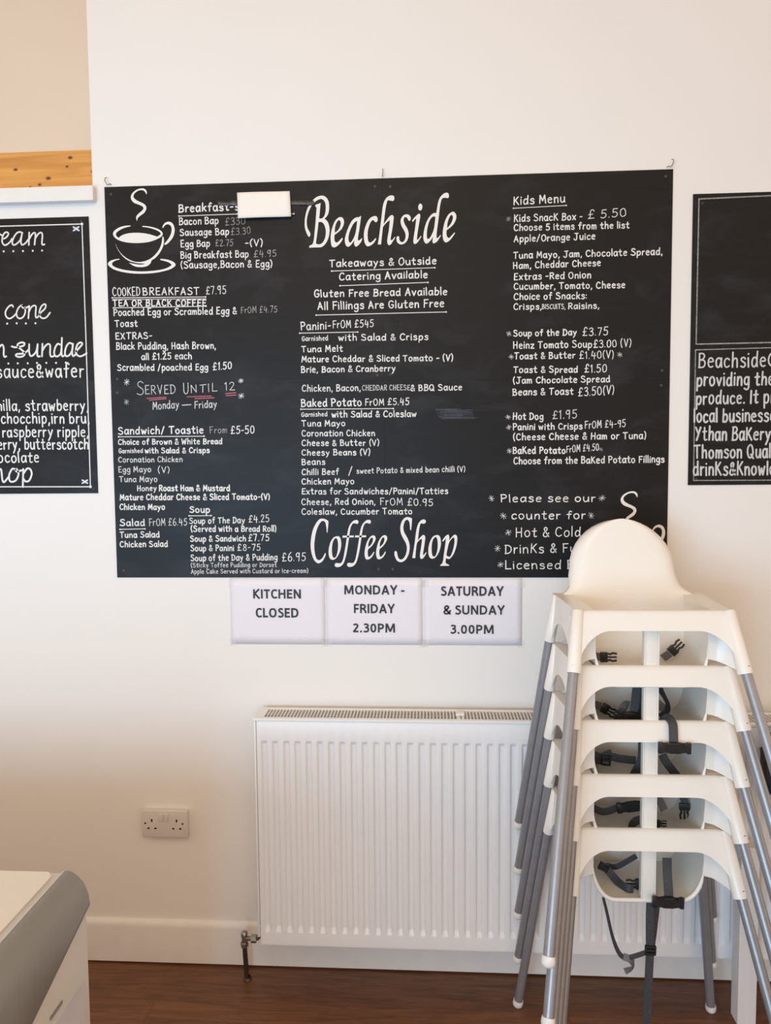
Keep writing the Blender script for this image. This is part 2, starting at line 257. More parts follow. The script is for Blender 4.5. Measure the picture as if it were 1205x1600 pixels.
# board writing, metres on the wall plane (x along the wall, z up)
MENU = {'breakfast section': [('t', 'Breakfast-s', .2268,2.3562,.4109,2.3576,.024,.0049, 'w'),('l', [(.2276,2.3448),(.405,2.3458)], .00219, 'w'),('p', .2276,2.3448,.00241, 'w'),('p', .405,2.3458,.00239, 'w'),('t', 'Bacon Bap', .2274,2.3186,.3467,2.3191,.0208,.00384, 'w'),('t', '£330', .3675,2.3131,.4286,2.3158,.0229,.00218, 'd'),('t', 'Sausage Bap', .2288,2.2868,.3782,2.2861,.0208,.00384, 'w'),('t', '£3.30', .3849,2.2843,.4443,2.2871,.0218,.00218, 'd'),('t', 'Egg Bap', .2302,2.2533,.319,2.2532,.0209,.00384, 'w'),('t', '£2.75', .3366,2.2528,.3905,2.2536,.0208,.00274, 'd'),('t', '-(V)', .4272,2.2515,.4801,2.2502,.0207,.00382, 'w'),('t', 'Big Breakfast Bap', .2293,2.2198,.436,2.2185,.0209,.00385, 'w'),('t', '£4.95', .453,2.2181,.5206,2.2186,.0208,.00273, 'd'),('t', '(Sausage,Bacon & Egg)', .2296,2.1907,.5077,2.1884,.021,.00386, 'w'),('t', 'COOKED', .0154,2.1131,.1009,2.1123,.0267,.00334, 'w'),('t', 'BREAKFAST', .1091,2.1138,.2829,2.1111,.0233,.00388, 'w'),('t', '£7.95', .3041,2.1117,.3656,2.1126,.0243,.00331, 'c'),('l', [(.014,2.1076),(.3027,2.104)], .00223, 'w'),('p', .014,2.1076,.00246, 'w'),('p', .3027,2.104,.00243, 'w'),('t', 'TEA OR BLACK COFFEE', .0155,2.0825,.3032,2.0775,.0195,.00446, 'w'),('l', [(.0171,2.0774),(.3032,2.0764)], .00223, 'w'),('p', .0171,2.0774,.00246, 'w'),('p', .3032,2.0764,.00244, 'w'),('l', [(.0162,2.1025),(.3037,2.0985)], .00167, 'w'),('t', 'Poached Egg or Scrambled Egg &', .0163,2.054,.3966,2.0518,.0212,.00391, 'w'),('t', 'FrOM £4.75', .4098,2.0532,.5203,2.0547,.0199,.00249, 'd'),('t', 'Toast', .0198,2.0204,.0893,2.0202,.0202,.00392, 'w'),('t', 'EXTRAS-', .0202,1.9829,.1339,1.983,.0202,.00393, 'w'),('t', 'Black Pudding, Hash Brown,', .0215,1.952,.3303,1.9493,.0214,.00393, 'w'),('t', 'all £1.25 each', .0995,1.9197,.2549,1.9199,.0202,.00393, 'w'),('t', 'Scrambled /poached Egg', .0229,1.8884,.304,1.885,.0203,.00395, 'w'),('t', '£1.50', .3201,1.8841,.3775,1.8882,.0235,.00392, 'w')], 'served until section': [('a', .0508,1.8528,.0102,.00142, 'w'),('a', .4053,1.8513,.0084,.00141, 'w'),('a', .0483,1.7924,.0091,.00143, 'b'),('a', .4054,1.806,.0101,.00142, 'w'),('t', 'S', .081,1.8123,.1031,1.8131,.043,.00283, 'c'),('t', 'ERVED', .1067,1.8153,.2019,1.8162,.0283,.00283, 'c'),('t', 'U', .2261,1.8147,.2435,1.815,.0338,.00282, 'c'),('t', 'NTIL', .2493,1.8166,.3312,1.8211,.0259,.00282, 'c'),('t', '12', .3542,1.823,.3863,1.8236,.0259,.00281, 'c'),('l', [(.1127,1.8022),(.1726,1.8053)], .00283, 'r'),('l', [(.1201,1.797),(.1725,1.8008)], .00283, 'r'),('l', [(.2386,1.8055),(.3124,1.8067)], .00282, 'r'),('l', [(.2615,1.7996),(.3215,1.8015)], .00282, 'r'),('l', [(.3574,1.8134),(.3885,1.8157)], .00281, 'r'),('l', [(.3584,1.8072),(.3895,1.809)], .00281, 'r'),('t', 'Monday', .1297,1.7686,.2111,1.7721,.0238,.0034, 'c'),('l', [(.2217,1.7804),(.2495,1.7817)], .00282, 'c'),('t', 'Friday', .2596,1.7703,.3288,1.7722,.0226,.00339, 'c')], 'sandwich section': [('t', 'Sandwich/ Toastie', .0187,1.6938,.2848,1.6943,.0228,.00456, 'w'),('t', 'From', .305,1.694,.3592,1.6945,.0204,.00283, 'd'),('t', '£5-50', .3707,1.691,.4431,1.6925,.0249,.0034, 'w'),('l', [(.0196,1.6864),(.2874,1.6852)], .00228, 'w'),('p', .0196,1.6864,.00251, 'w'),('p', .2874,1.6852,.0025, 'w'),('t', 'Choice of Brown & White Bread', .0176,1.6625,.3423,1.6614,.0172,.004, 'w'),('t', 'Garnished', .0185,1.6362,.0941,1.6371,.0138,.00287, 'w'),('t', 'with Salad & Crisps', .1011,1.6354,.3024,1.6345,.0172,.004, 'w'),('t', 'Coronation Chicken', .0164,1.6081,.2175,1.6075,.0172,.00344, 'c'),('t', 'Egg Mayo', .0154,1.5772,.118,1.5775,.0184,.00345, 'c'),('t', '(V)', .1402,1.575,.1764,1.5747,.0195,.00286, 'w'),('t', 'Tuna Mayo', .0179,1.5473,.137,1.547,.0184,.00346, 'c'),('t', 'Honey', .0728,1.5193,.1338,1.5195,.0173,.00346, 'w'),('t', 'Roast Ham & Mustard', .142,1.5188,.3632,1.5173,.0184,.0046, 'w'),('t', 'Mature Cheddar Cheese & Sliced Tomato-(V)', .0178,1.4914,.4867,1.4903,.0185,.00433, 'w'),('t', 'Chicken Mayo', .0156,1.4614,.1579,1.4607,.0185,.00434, 'w')], 'soup and salad section': [('t', 'Soup', .236,1.4516,.2989,1.4513,.0196,.0046, 'w'),('l', [(.2345,1.4413),(.3033,1.4415)], .0023, 'w'),('p', .2345,1.4413,.00253, 'w'),('p', .3033,1.4415,.00253, 'w'),('t', 'Salad', .0151,1.4111,.093,1.4113,.0209,.00465, 'w'),('l', [(.0147,1.4001),(.0938,1.4015)], .00232, 'w'),('p', .0147,1.4001,.00256, 'w'),('p', .0938,1.4015,.00255, 'w'),('t', 'FrOM £6.45', .1071,1.4107,.2268,1.4125,.0232,.0029, 'c'),('t', 'Soup of The Day', .2345,1.4171,.4073,1.4187,.0185,.00375, 'w'),('t', '£4.25', .42,1.4198,.4836,1.4212,.023,.00287, 'w'),('t', '(Served with a Bread Roll)', .2391,1.3923,.505,1.3919,.0185,.00405, 'w'),('t', 'Soup & Sandwich', .2359,1.3617,.4095,1.3624,.0185,.00405, 'w'),('t', '£7.75', .4176,1.3624,.4825,1.3633,.0219,.00346, 'w'),('t', 'Soup & Panini', .2363,1.3322,.3717,1.3325,.0186,.00377, 'w'),('t', '£8-75', .3833,1.3325,.4547,1.3335,.022,.00289, 'w'),('t', 'Soup of the Day & Pudding', .236,1.3009,.5062,1.3035,.0198,.00378, 'w'),('t', '£6.95', .5217,1.3,.5944,1.3011,.0277,.00317, 'w'),('t', '(Sticky Toffee Pudding or Dorset', .2361,1.2812,.5041,1.2827,.0139,.00261, 'c'),('t', 'Apple Cake Served with Custard or Ice-cream)', .2356,1.2615,.6018,1.2643,.014,.00262, 'c'),('t', 'Tuna Salad', .0139,1.374,.1389,1.3753,.0186,.00407, 'w'),('t', 'Chicken Salad', .0129,1.3449,.1639,1.3457,.0187,.00408, 'w')], 'takeaway notice': [('t', 'Takeaways & Outside', .6806,2.1837,.9984,2.1847,.0218,.00436, 'w'),('l', [(.6871,2.1716),(.9945,2.174)], .00218, 'w'),('p', .6871,2.1716,.0024, 'w'),('p', .9945,2.174,.00238, 'w'),('t', 'Catering Available', .7091,2.1444,.9723,2.1453,.0218,.00437, 'w'),('l', [(.7116,2.128),(.9739,2.1318)], .00219, 'w'),('p', .7116,2.128,.00241, 'w'),('p', .9739,2.1318,.00239, 'w'),('t', 'Gluten Free Bread Available', .6334,2.0964,1.0299,2.0942,.022,.00439, 'w'),('t', 'All Fillings Are Gluten Free', .6435,2.0589,1.0209,2.0597,.0231,.0044, 'w'),('l', [(.6387,2.043),(1.0275,2.0443)], .0022, 'w'),('p', .6387,2.043,.00242, 'w'),('p', 1.0275,2.0443,.00239, 'w')], 'panini section': [('t', 'Panini-', .5913,1.9994,.6814,2.0009,.0243,.00386, 'w'),('t', 'FrOM £545', .6876,2.0036,.8106,2.005,.0231,.00303, 'w'),('l', [(.5878,1.9906),(.763,1.9906)], .00221, 'w'),('p', .5878,1.9906,.00243, 'w'),('p', .763,1.9906,.00242, 'w'),('t', 'Garnished', .5942,1.9673,.673,1.9681,.0144,.00277, 'w'),('t', 'with Salad & Crisps', .7045,1.9664,.973,1.9636,.0199,.00386, 'w'),('t', 'Tuna Melt', .5925,1.9342,.7164,1.9342,.0189,.00388, 'w'),('t', 'Mature Cheddar & Sliced Tomato - (V)', .592,1.9042,1.0469,1.901,.0189,.00388, 'w'),('t', 'Brie, Bacon & Cranberry', .5903,1.8732,.8747,1.873,.0189,.0039, 'w'),('t', 'Chicken, Bacon,', .5917,1.8164,.7694,1.816,.0201,.00363, 'w'),('t', 'CHEDDAR CHEESE', .7745,1.817,.9177,1.8161,.0166,.0025, 'c'),('t', '& BBQ Sauce', .9199,1.8138,1.0731,1.8138,.0188,.0036, 'w')], 'baked potato section': [('t', 'Baked Potato', .5886,1.771,.7718,1.7714,.0235,.00448, 'w'),('t', 'FrOM £5.45', .783,1.7718,.9152,1.7728,.0212,.00334, 'w'),('l', [(.5879,1.7632),(.8682,1.7617)], .00224, 'w'),('p', .5879,1.7632,.00246, 'w'),('p', .8682,1.7617,.00245, 'w'),('t', 'Garnished', .5887,1.7408,.6676,1.7415,.0135,.0028, 'w'),('t', 'with Salad & Coleslaw', .6811,1.738,.9367,1.7364,.019,.00392, 'w'),('t', 'Tuna Mayo', .5894,1.7117,.7214,1.7112,.0185,.00365, 'w'),('t', 'Coronation Chicken', .5889,1.6819,.8113,1.6806,.0186,.00366, 'w'),('t', 'Cheese & Butter (V)', .5884,1.6527,.824,1.6514,.0186,.00367, 'w'),('t', 'Cheesy Beans (V)', .5879,1.6239,.7961,1.6231,.0186,.00367, 'w'),('t', 'Beans', .5874,1.5952,.6586,1.5956,.0187,.00368, 'w'),('t', 'Chilli Beef', .5869,1.5646,.7003,1.5648,.0187,.00369, 'w'),('t', 'Chicken Mayo', .5864,1.5357,.7464,1.5357,.0187,.00369, 'w'),('t', 'Extras for Sandwiches/Panini/Tatties', .5859,1.5057,1.0306,1.5039,.0188,.0037, 'w'),('t', 'Coleslaw, Cucumber Tomato', .5849,1.4437,.9219,1.4431,.0188,.00371, 'w'),('t', 'Cheese, Red Onion,', .5848,1.4733,.8109,1.4731,.0194,.00371, 'w'),('t', 'FrOM £0.95', .8251,1.4719,.9856,1.4676,.0226,.00283, 'w'),('l', [(.7309,1.5618),(.7408,1.5887)], .00282, 'w'),('t', 'sweet Potato & mixed bean chilli (V)', .7548,1.5672,1.0826,1.5707,.0169,.00282, 'w')], 'erased smear': [('l', [(.9949,1.7575),(1.0675,1.7582)], .00178, 'e'),('l', [(1.0079,1.7567),(1.0586,1.7557)], .00177, 'e'),('l', [(.9956,1.7545),(1.1063,1.7544)], .00177, 'e'),('l', [(1.0149,1.7517),(1.1037,1.7536)], .00177, 'e'),('l', [(1.0081,1.7489),(1.09,1.7499)], .00178, 'e'),('l', [(1.0094,1.7492),(1.1055,1.7484)], .00178, 'e'),('l', [(.997,1.7476),(1.0997,1.747)], .00178, 'e'),('l', [(1.0109,1.7431),(1.1044,1.7435)], .00177, 'e'),('l', [(1.0001,1.7416),(1.0772,1.742)], .00178, 'e'),('l', [(1.0162,1.7415),(1.0745,1.7425)], .00178, 'e'),('l', [(1.0191,1.7386),(1.1072,1.7399)], .00177, 'e'),('l', [(1.0038,1.7371),(1.0752,1.7375)], .00178, 'e'),('l', [(1.0064,1.7337),(1.0979,1.7342)], .00178, 'e'),('l', [(1.0155,1.7315),(1.1063,1.7347)], .00178, 'e'),('l', [(1.0156,1.7297),(1.1206,1.7313)], .00178, 'e'),('l', [(1.0107,1.7299),(1.1113,1.7296)], .00178, 'e')], 
'kids section': [('t', 'Kids Menu', 1.2249,2.3488,1.3733,2.3523,.0243,.00437, 'w'),('l', [(1.225,2.3391),(1.3778,2.3429)], .00194, 'w'),('p', 1.225,2.3391,.00214, 'w'),('p', 1.3778,2.3429,.00213, 'w'),('a', 1.2107,2.3089,.0078,.00105, 'd'),('t', 'Kids SnacK Box -', 1.2265,2.3006,1.424,2.3015,.0205,.0039, 'w'),('t', '£ 5.50', 1.4402,2.3025,1.5491,2.3077,.0252,.00267, 'w'),('t', 'Choose 5 items from the list', 1.2261,2.2748,1.5583,2.2736,.0195,.0039, 'w'),('t', 'Apple/Orange Juice', 1.2267,2.2426,1.4612,2.2443,.0196,.00391, 'w'),('t', 'Tuna Mayo, Jam, Chocolate Spread,', 1.2253,2.1947,1.6544,2.1957,.0196,.00392, 'w'),('t', 'Ham, Cheddar Cheese', 1.2244,2.1653,1.4776,2.168,.0196,.00393, 'w'),('t', 'Extras -Red Onion', 1.2264,2.1333,1.45,2.1336,.0197,.00394, 'w'),('t', 'Cucumber, Tomato, Cheese', 1.2265,2.1053,1.5487,2.103,.0197,.00394, 'w'),('t', 'Choice of Snacks:', 1.2266,2.0757,1.4383,2.0741,.0198,.00395, 'w'),('t', 'Crisps,', 1.2256,2.0471,1.3076,2.0464,.0188,.00396, 'w'),('t', 'BISCUITS,', 1.3091,2.0473,1.3769,2.0459,.0148,.00247, 'w'),('t', 'Raisins,', 1.3853,2.0457,1.4749,2.0458,.0187,.00394, 'w'),('a', 1.2123,1.977,.0089,.00125, 'c'),('t', 'Soup of the Day', 1.2258,1.9693,1.4096,1.9693,.0189,.00398, 'w'),('t', '£3.75', 1.4274,1.967,1.5008,1.9676,.0248,.00297, 'w'),('t', 'Heinz Tomato Soup', 1.2249,1.9335,1.4543,1.9329,.0209,.00398, 'w'),('t', '£3.00 (V)', 1.4602,1.9318,1.5684,1.9338,.0228,.00322, 'w'),('a', 1.2195,1.9092,.008,.00126, 'c'),('t', 'Toast & Butter', 1.2285,1.9021,1.4061,1.9026,.019,.00399, 'w'),('t', '£1.40(V)', 1.419,1.8999,1.5187,1.9006,.0229,.00298, 'w'),('a', 1.5363,1.9102,.0089,.00125, 'c')], 'kids hot section': [('t', 'Toast & Spread', 1.2264,1.8626,1.4137,1.8606,.0192,.00399, 'w'),('t', '£1.50', 1.4343,1.8598,1.4988,1.8598,.0243,.00344, 'w'),('t', '(Jam Chocolate Spread', 1.2254,1.8307,1.5081,1.8312,.0192,.004, 'w'),('t', 'Beans & Toast', 1.2239,1.7961,1.4016,1.7962,.0203,.00401, 'w'),('t', '£3.50(V)', 1.4164,1.7902,1.5205,1.7966,.0255,.00319, 'w'),('a', 1.2107,1.7316,.008,.00135, 'c'),('t', 'Hot Dog', 1.2246,1.7245,1.3136,1.7234,.0204,.00402, 'w'),('t', '£1.95', 1.3417,1.7247,1.4127,1.7259,.0257,.00321, 'c'),('a', 1.2129,1.7016,.0081,.00135, 'c'),('t', 'Panini with Crisps', 1.2246,1.6934,1.4288,1.6937,.0193,.00403, 'w'),('t', 'FrOM £4-95', 1.4362,1.6952,1.5552,1.6992,.0224,.00294, 'w'),('t', '(Cheese Cheese & Ham or Tuna)', 1.2258,1.6633,1.615,1.6634,.0204,.00404, 'w'),('a', 1.2146,1.6312,.0081,.00136, 'c'),('t', 'BaKed Potato', 1.2248,1.623,1.3795,1.622,.0205,.00431, 'w'),('t', 'FrOM £4.50', 1.3827,1.6242,1.478,1.6307,.0215,.00269, 'w'),('a', 1.4843,1.6333,.007,.00116, 'd'),('t', 'Choose from the BaKed Potato Fillings', 1.227,1.5917,1.6689,1.5931,.0205,.00405, 'w')], 'counter notice': [('a', 1.1615,1.4893,.0104,.00137, 'c'),('a', 1.489,1.4883,.0103,.00136, 'c'),('a', 1.1972,1.4363,.0104,.00138, 'c'),('a', 1.4576,1.4361,.0103,.00137, 'c'),('a', 1.2119,1.386,.0104,.00138, 'c'),('a', 1.1795,1.3379,.0104,.00138, 'c'),('a', 1.1887,1.2885,.0105,.00139, 'c'),('t', 'Please see our', 1.1885,1.4782,1.4689,1.4777,.0239,.00381, 'w'),('t', 'counter for', 1.2209,1.4264,1.4407,1.4264,.0251,.00382, 'w'),('t', 'Hot & Cold', 1.2335,1.3728,1.4262,1.3739,.0295,.00383, 'w'),('t', 'DrinKs & Fu', 1.2012,1.3225,1.4126,1.326,.0285,.00384, 'w'),('t', 'Licensed B', 1.2023,1.2753,1.4077,1.2762,.0264,.00386, 'w')]}
ICE = {'ice cream writing': [('s', [(-.3359,2.3077,0),(-.3306,2.3063,0),(-.3249,2.3028,0)], .00481, 'w'),('s', [(-.3238,2.2916,0),(-.3123,2.2956,0),(-.3039,2.3056,0),(-.3076,2.3115,0),(-.3157,2.3097,0),(-.3229,2.2985,0),(-.3249,2.2845,0),(-.32,2.2747,0),(-.3119,2.274,0),(-.2995,2.2826,0),(-.2938,2.2913,0)], .00481, 'w'),('s', [(-.2596,2.3082,0),(-.2688,2.3115,0),(-.2797,2.3062,0),(-.2897,2.2912,0),(-.293,2.2786,0),(-.2879,2.2729,0),(-.2783,2.277,0),(-.2671,2.2881,0),(-.261,2.3057,1),(-.2644,2.2906,0),(-.2654,2.2779,0),(-.2611,2.2727,0),(-.2515,2.2775,0),(-.2417,2.2887,0)], .00481, 'w'),('s', [(-.2382,2.3089,0),(-.2411,2.2717,0)], .00481, 'w'),('s', [(-.2399,2.2874,0),(-.2305,2.3023,0),(-.2222,2.3077,0),(-.219,2.302,0),(-.2229,2.2722,0)], .00481, 'w'),('s', [(-.2212,2.2882,0),(-.2118,2.3018,0),(-.2022,2.3079,0),(-.1972,2.3015,0),(-.1994,2.2787,0),(-.1984,2.2716,0),(-.1917,2.2722,0)], .00481, 'w'),('p', -.3209,2.2547,.00306, 'w'),('p', -.2906,2.2542,.00306, 'w'),('p', -.26,2.2541,.00305, 'w'),('p', -.2293,2.2539,.00305, 'w'),('p', -.1999,2.2539,.00305, 'w'),('p', -.3197,2.0369,.0031, 'w'),('p', -.2895,2.0373,.00308, 'w'),('p', -.2604,2.0363,.0031, 'w'),('p', -.23,2.0362,.0031, 'w'),('s', [(-.2986,2.0872,0),(-.3024,2.0929,0),(-.3134,2.0875,0),(-.3236,2.0723,0),(-.3215,2.0581,0),(-.3123,2.052,0),(-.3013,2.0564,0),(-.2901,2.0664,0)], .00481, 'w'),('s', [(-.2623,2.0864,0),(-.2702,2.0917,0),(-.2812,2.0842,0),(-.2886,2.069,0),(-.2865,2.0561,0),(-.2773,2.0515,0),(-.2662,2.0582,0),(-.2602,2.0735,0),(-.2636,2.0877,0),(-.2702,2.0904,0),(-.2678,2.084,0),(-.2571,2.0837,0),(-.2474,2.0887,0)], .00481, 'w'),('s', [(-.2474,2.0887,0),(-.2517,2.0515,0)], .00481, 'w'),('s', [(-.2502,2.0682,0),(-.2423,2.0834,0),(-.2326,2.0896,0),(-.2261,2.0856,0),(-.2283,2.0652,0),(-.2274,2.0536,0),(-.2206,2.056,0),(-.2121,2.0674,0),(-.1981,2.0799,0),(-.195,2.0901,0),(-.2003,2.0933,0),(-.21,2.0853,0),(-.216,2.07,0),(-.2139,2.0559,0),(-.2047,2.0506,0),(-.1938,2.0542,0),(-.1826,2.0673,0)], .00481, 'w'),('s', [(-.3487,1.9642,0),(-.3388,1.9731,0),(-.3338,1.964,0),(-.3347,1.9433,0),(-.3323,1.936,0),(-.3268,1.9374,0)], .00542, 'w'),('s', [(-.3079,1.9674,0),(-.2986,1.9646,0),(-.2836,1.9657,0),(-.27,1.9693,0),(-.267,1.9757,0),(-.275,1.9789,0),(-.2873,1.9748,0),(-.289,1.9671,0),(-.2786,1.9578,0),(-.2682,1.9473,0),(-.2713,1.9383,0),(-.285,1.9346,0),(-.2956,1.9387,0),(-.2927,1.9438,0),(-.2764,1.9448,0),(-.2627,1.9498,0),(-.2529,1.9586,0)], .00542, 'w'),('s', [(-.2523,1.9728,0),(-.2533,1.9496,0),(-.2497,1.9379,0),(-.2416,1.9391,0),(-.2303,1.9518,0),(-.2254,1.9724,1),(-.2277,1.9492,0),(-.2269,1.9362,0),(-.2201,1.9356,0)], .00542, 'w'),('s', [(-.2105,1.9734,0),(-.2134,1.9355,0)], .00542, 'w'),('s', [(-.2122,1.9515,0),(-.2028,1.9655,0),(-.1917,1.973,0),(-.1861,1.9665,0),(-.1875,1.9433,0),(-.1839,1.9342,0),(-.1743,1.9366,0)], .00542, 'w'),('s', [(-.1542,1.9698,0),(-.1622,1.9725,0),(-.1707,1.961,0),(-.1745,1.9456,0),(-.1704,1.9352,0),(-.1609,1.9364,0),(-.1524,1.9478,0),(-.1481,1.9903,1),(-.1511,1.9478,0),(-.1489,1.9343,0),(-.1407,1.9386,0)], .00542, 'w'),('s', [(-.1166,1.9717,0),(-.1259,1.9744,0),(-.1357,1.963,0),(-.1404,1.945,0),(-.1368,1.9347,0),(-.1259,1.9383,0),(-.1174,1.9524,0),(-.114,1.9716,1),(-.1176,1.9472,0),(-.1148,1.9343,0),(-.1071,1.9393,0)], .00542, 'w'),('s', [(-.1069,1.947,0),(-.0916,1.9622,0),(-.0846,1.9711,0),(-.0897,1.9755,0),(-.0993,1.9701,0),(-.1052,1.9547,0),(-.1031,1.9392,0),(-.0926,1.9334,0),(-.0804,1.9375,0),(-.0722,1.9426,0)], .00542, 'w'),('p', -.321,1.9155,.00311, 'w'),('p', -.2912,1.9155,.00311, 'w'),('p', -.2593,1.915,.00311, 'w'),('p', -.2299,1.9156,.00311, 'w'),('p', -.2002,1.9153,.00311, 'w'),('p', -.1698,1.9148,.00311, 'w'),('p', -.1389,1.9151,.00311, 'w'),('t', 'sauce&wafer', -.3609,1.873,-.0843,1.8697,.0431,.00574, 'w'),('t', 'nilla, strawberry,', -.3628,1.7716,-.0732,1.7684,.0341,.00524, 'w'),('t', 'chocchip,irn bru,', -.3523,1.7319,-.0714,1.7293,.0342,.00526, 'w'),('t', 'raspberry ripple,', -.35,1.6901,-.0761,1.6881,.0343,.00528, 'w'),('t', 'erry, butterscotch', -.3654,1.652,-.077,1.6496,.0343,.00528, 'w'),('t', 'ocolate', -.3672,1.6113,-.2362,1.6104,.0343,.00528, 'w'),('s', [(-.3669,1.5878,0),(-.36,1.5904,0),(-.3576,1.5811,0),(-.357,1.5652,0),(-.3548,1.5519,0),(-.3494,1.5505,0),(-.3364,1.565,0)], .00576, 'w'),('s', [(-.3109,1.586,0),(-.3216,1.5914,0),(-.3333,1.5729,0),(-.3328,1.5544,0),(-.3234,1.5503,0),(-.3108,1.5569,0),(-.3031,1.5753,0),(-.308,1.5899,0),(-.3122,1.5873,0),(-.3083,1.582,0),(-.2931,1.5858,0)], .00576, 'w'),('s', [(-.2875,1.5898,0),(-.2912,1.5342,0)], .00576, 'w'),('s', [(-.2882,1.5739,0),(-.2752,1.591,0),(-.2644,1.5882,0),(-.2609,1.5737,0),(-.2699,1.5539,0),(-.2823,1.5514,0),(-.2874,1.5593,0)], .00576, 'w')], 'border lines': [('l', [(-.4911,2.3302),(-.0726,2.3297)], .00332, 'w'),('l', [(-.0726,2.3297),(-.0727,2.0041)], .00328, 'w'),('l', [(-.0726,2.0045),(-.0733,1.8553),(-.075,1.5332)], .00334, 'w'),('l', [(-.5305,1.5362),(-.075,1.5332)], .00347, 'w'),('p', -.0726,2.3297,.00428, 'w'),('p', -.075,1.5332,.00449, 'w')]}
ABOUT = {'about writing': [('t', 'Beachside', 1.7631,1.8684,1.9543,1.8682,.0441,.00561, 'g'),('t', 'C', 1.9602,1.8686,1.9868,1.8692,.0437,.00556, 'g'),('t', 'providing the', 1.7588,1.8159,1.9777,1.8152,.0402,.00616, 'g'),('t', 'produce. It pr', 1.758,1.7623,1.9816,1.7638,.0402,.00616, 'g'),('t', 'local businesse', 1.7528,1.7097,1.9842,1.7104,.0403,.00619, 'g'),('t', 'Ythan BaKery,', 1.7578,1.6566,1.9816,1.6563,.0405,.00621, 'g'),('t', 'Thomson Qual', 1.756,1.6047,1.9737,1.6046,.0407,.00623, 'g'),('t', 'drinKs&Knowle', 1.7538,1.5535,1.9868,1.5532,.0408,.00626, 'g')], 'border lines': [('l', [(1.7559,2.3503),(2.0963,2.3562)], .00345, 'd'),('l', [(1.7559,2.3503),(1.7554,1.9367)], .00345, 'd'),('l', [(1.7554,1.9367),(2.1084,1.9384)], .00354, 'd'),('l', [(1.7539,1.9202),(2.1088,1.9244)], .00295, 'd'),('l', [(1.7539,1.9202),(1.755,1.5388)], .00295, 'd'),('l', [(1.755,1.5388),(2.12,1.5373)], .00302, 'd')]}
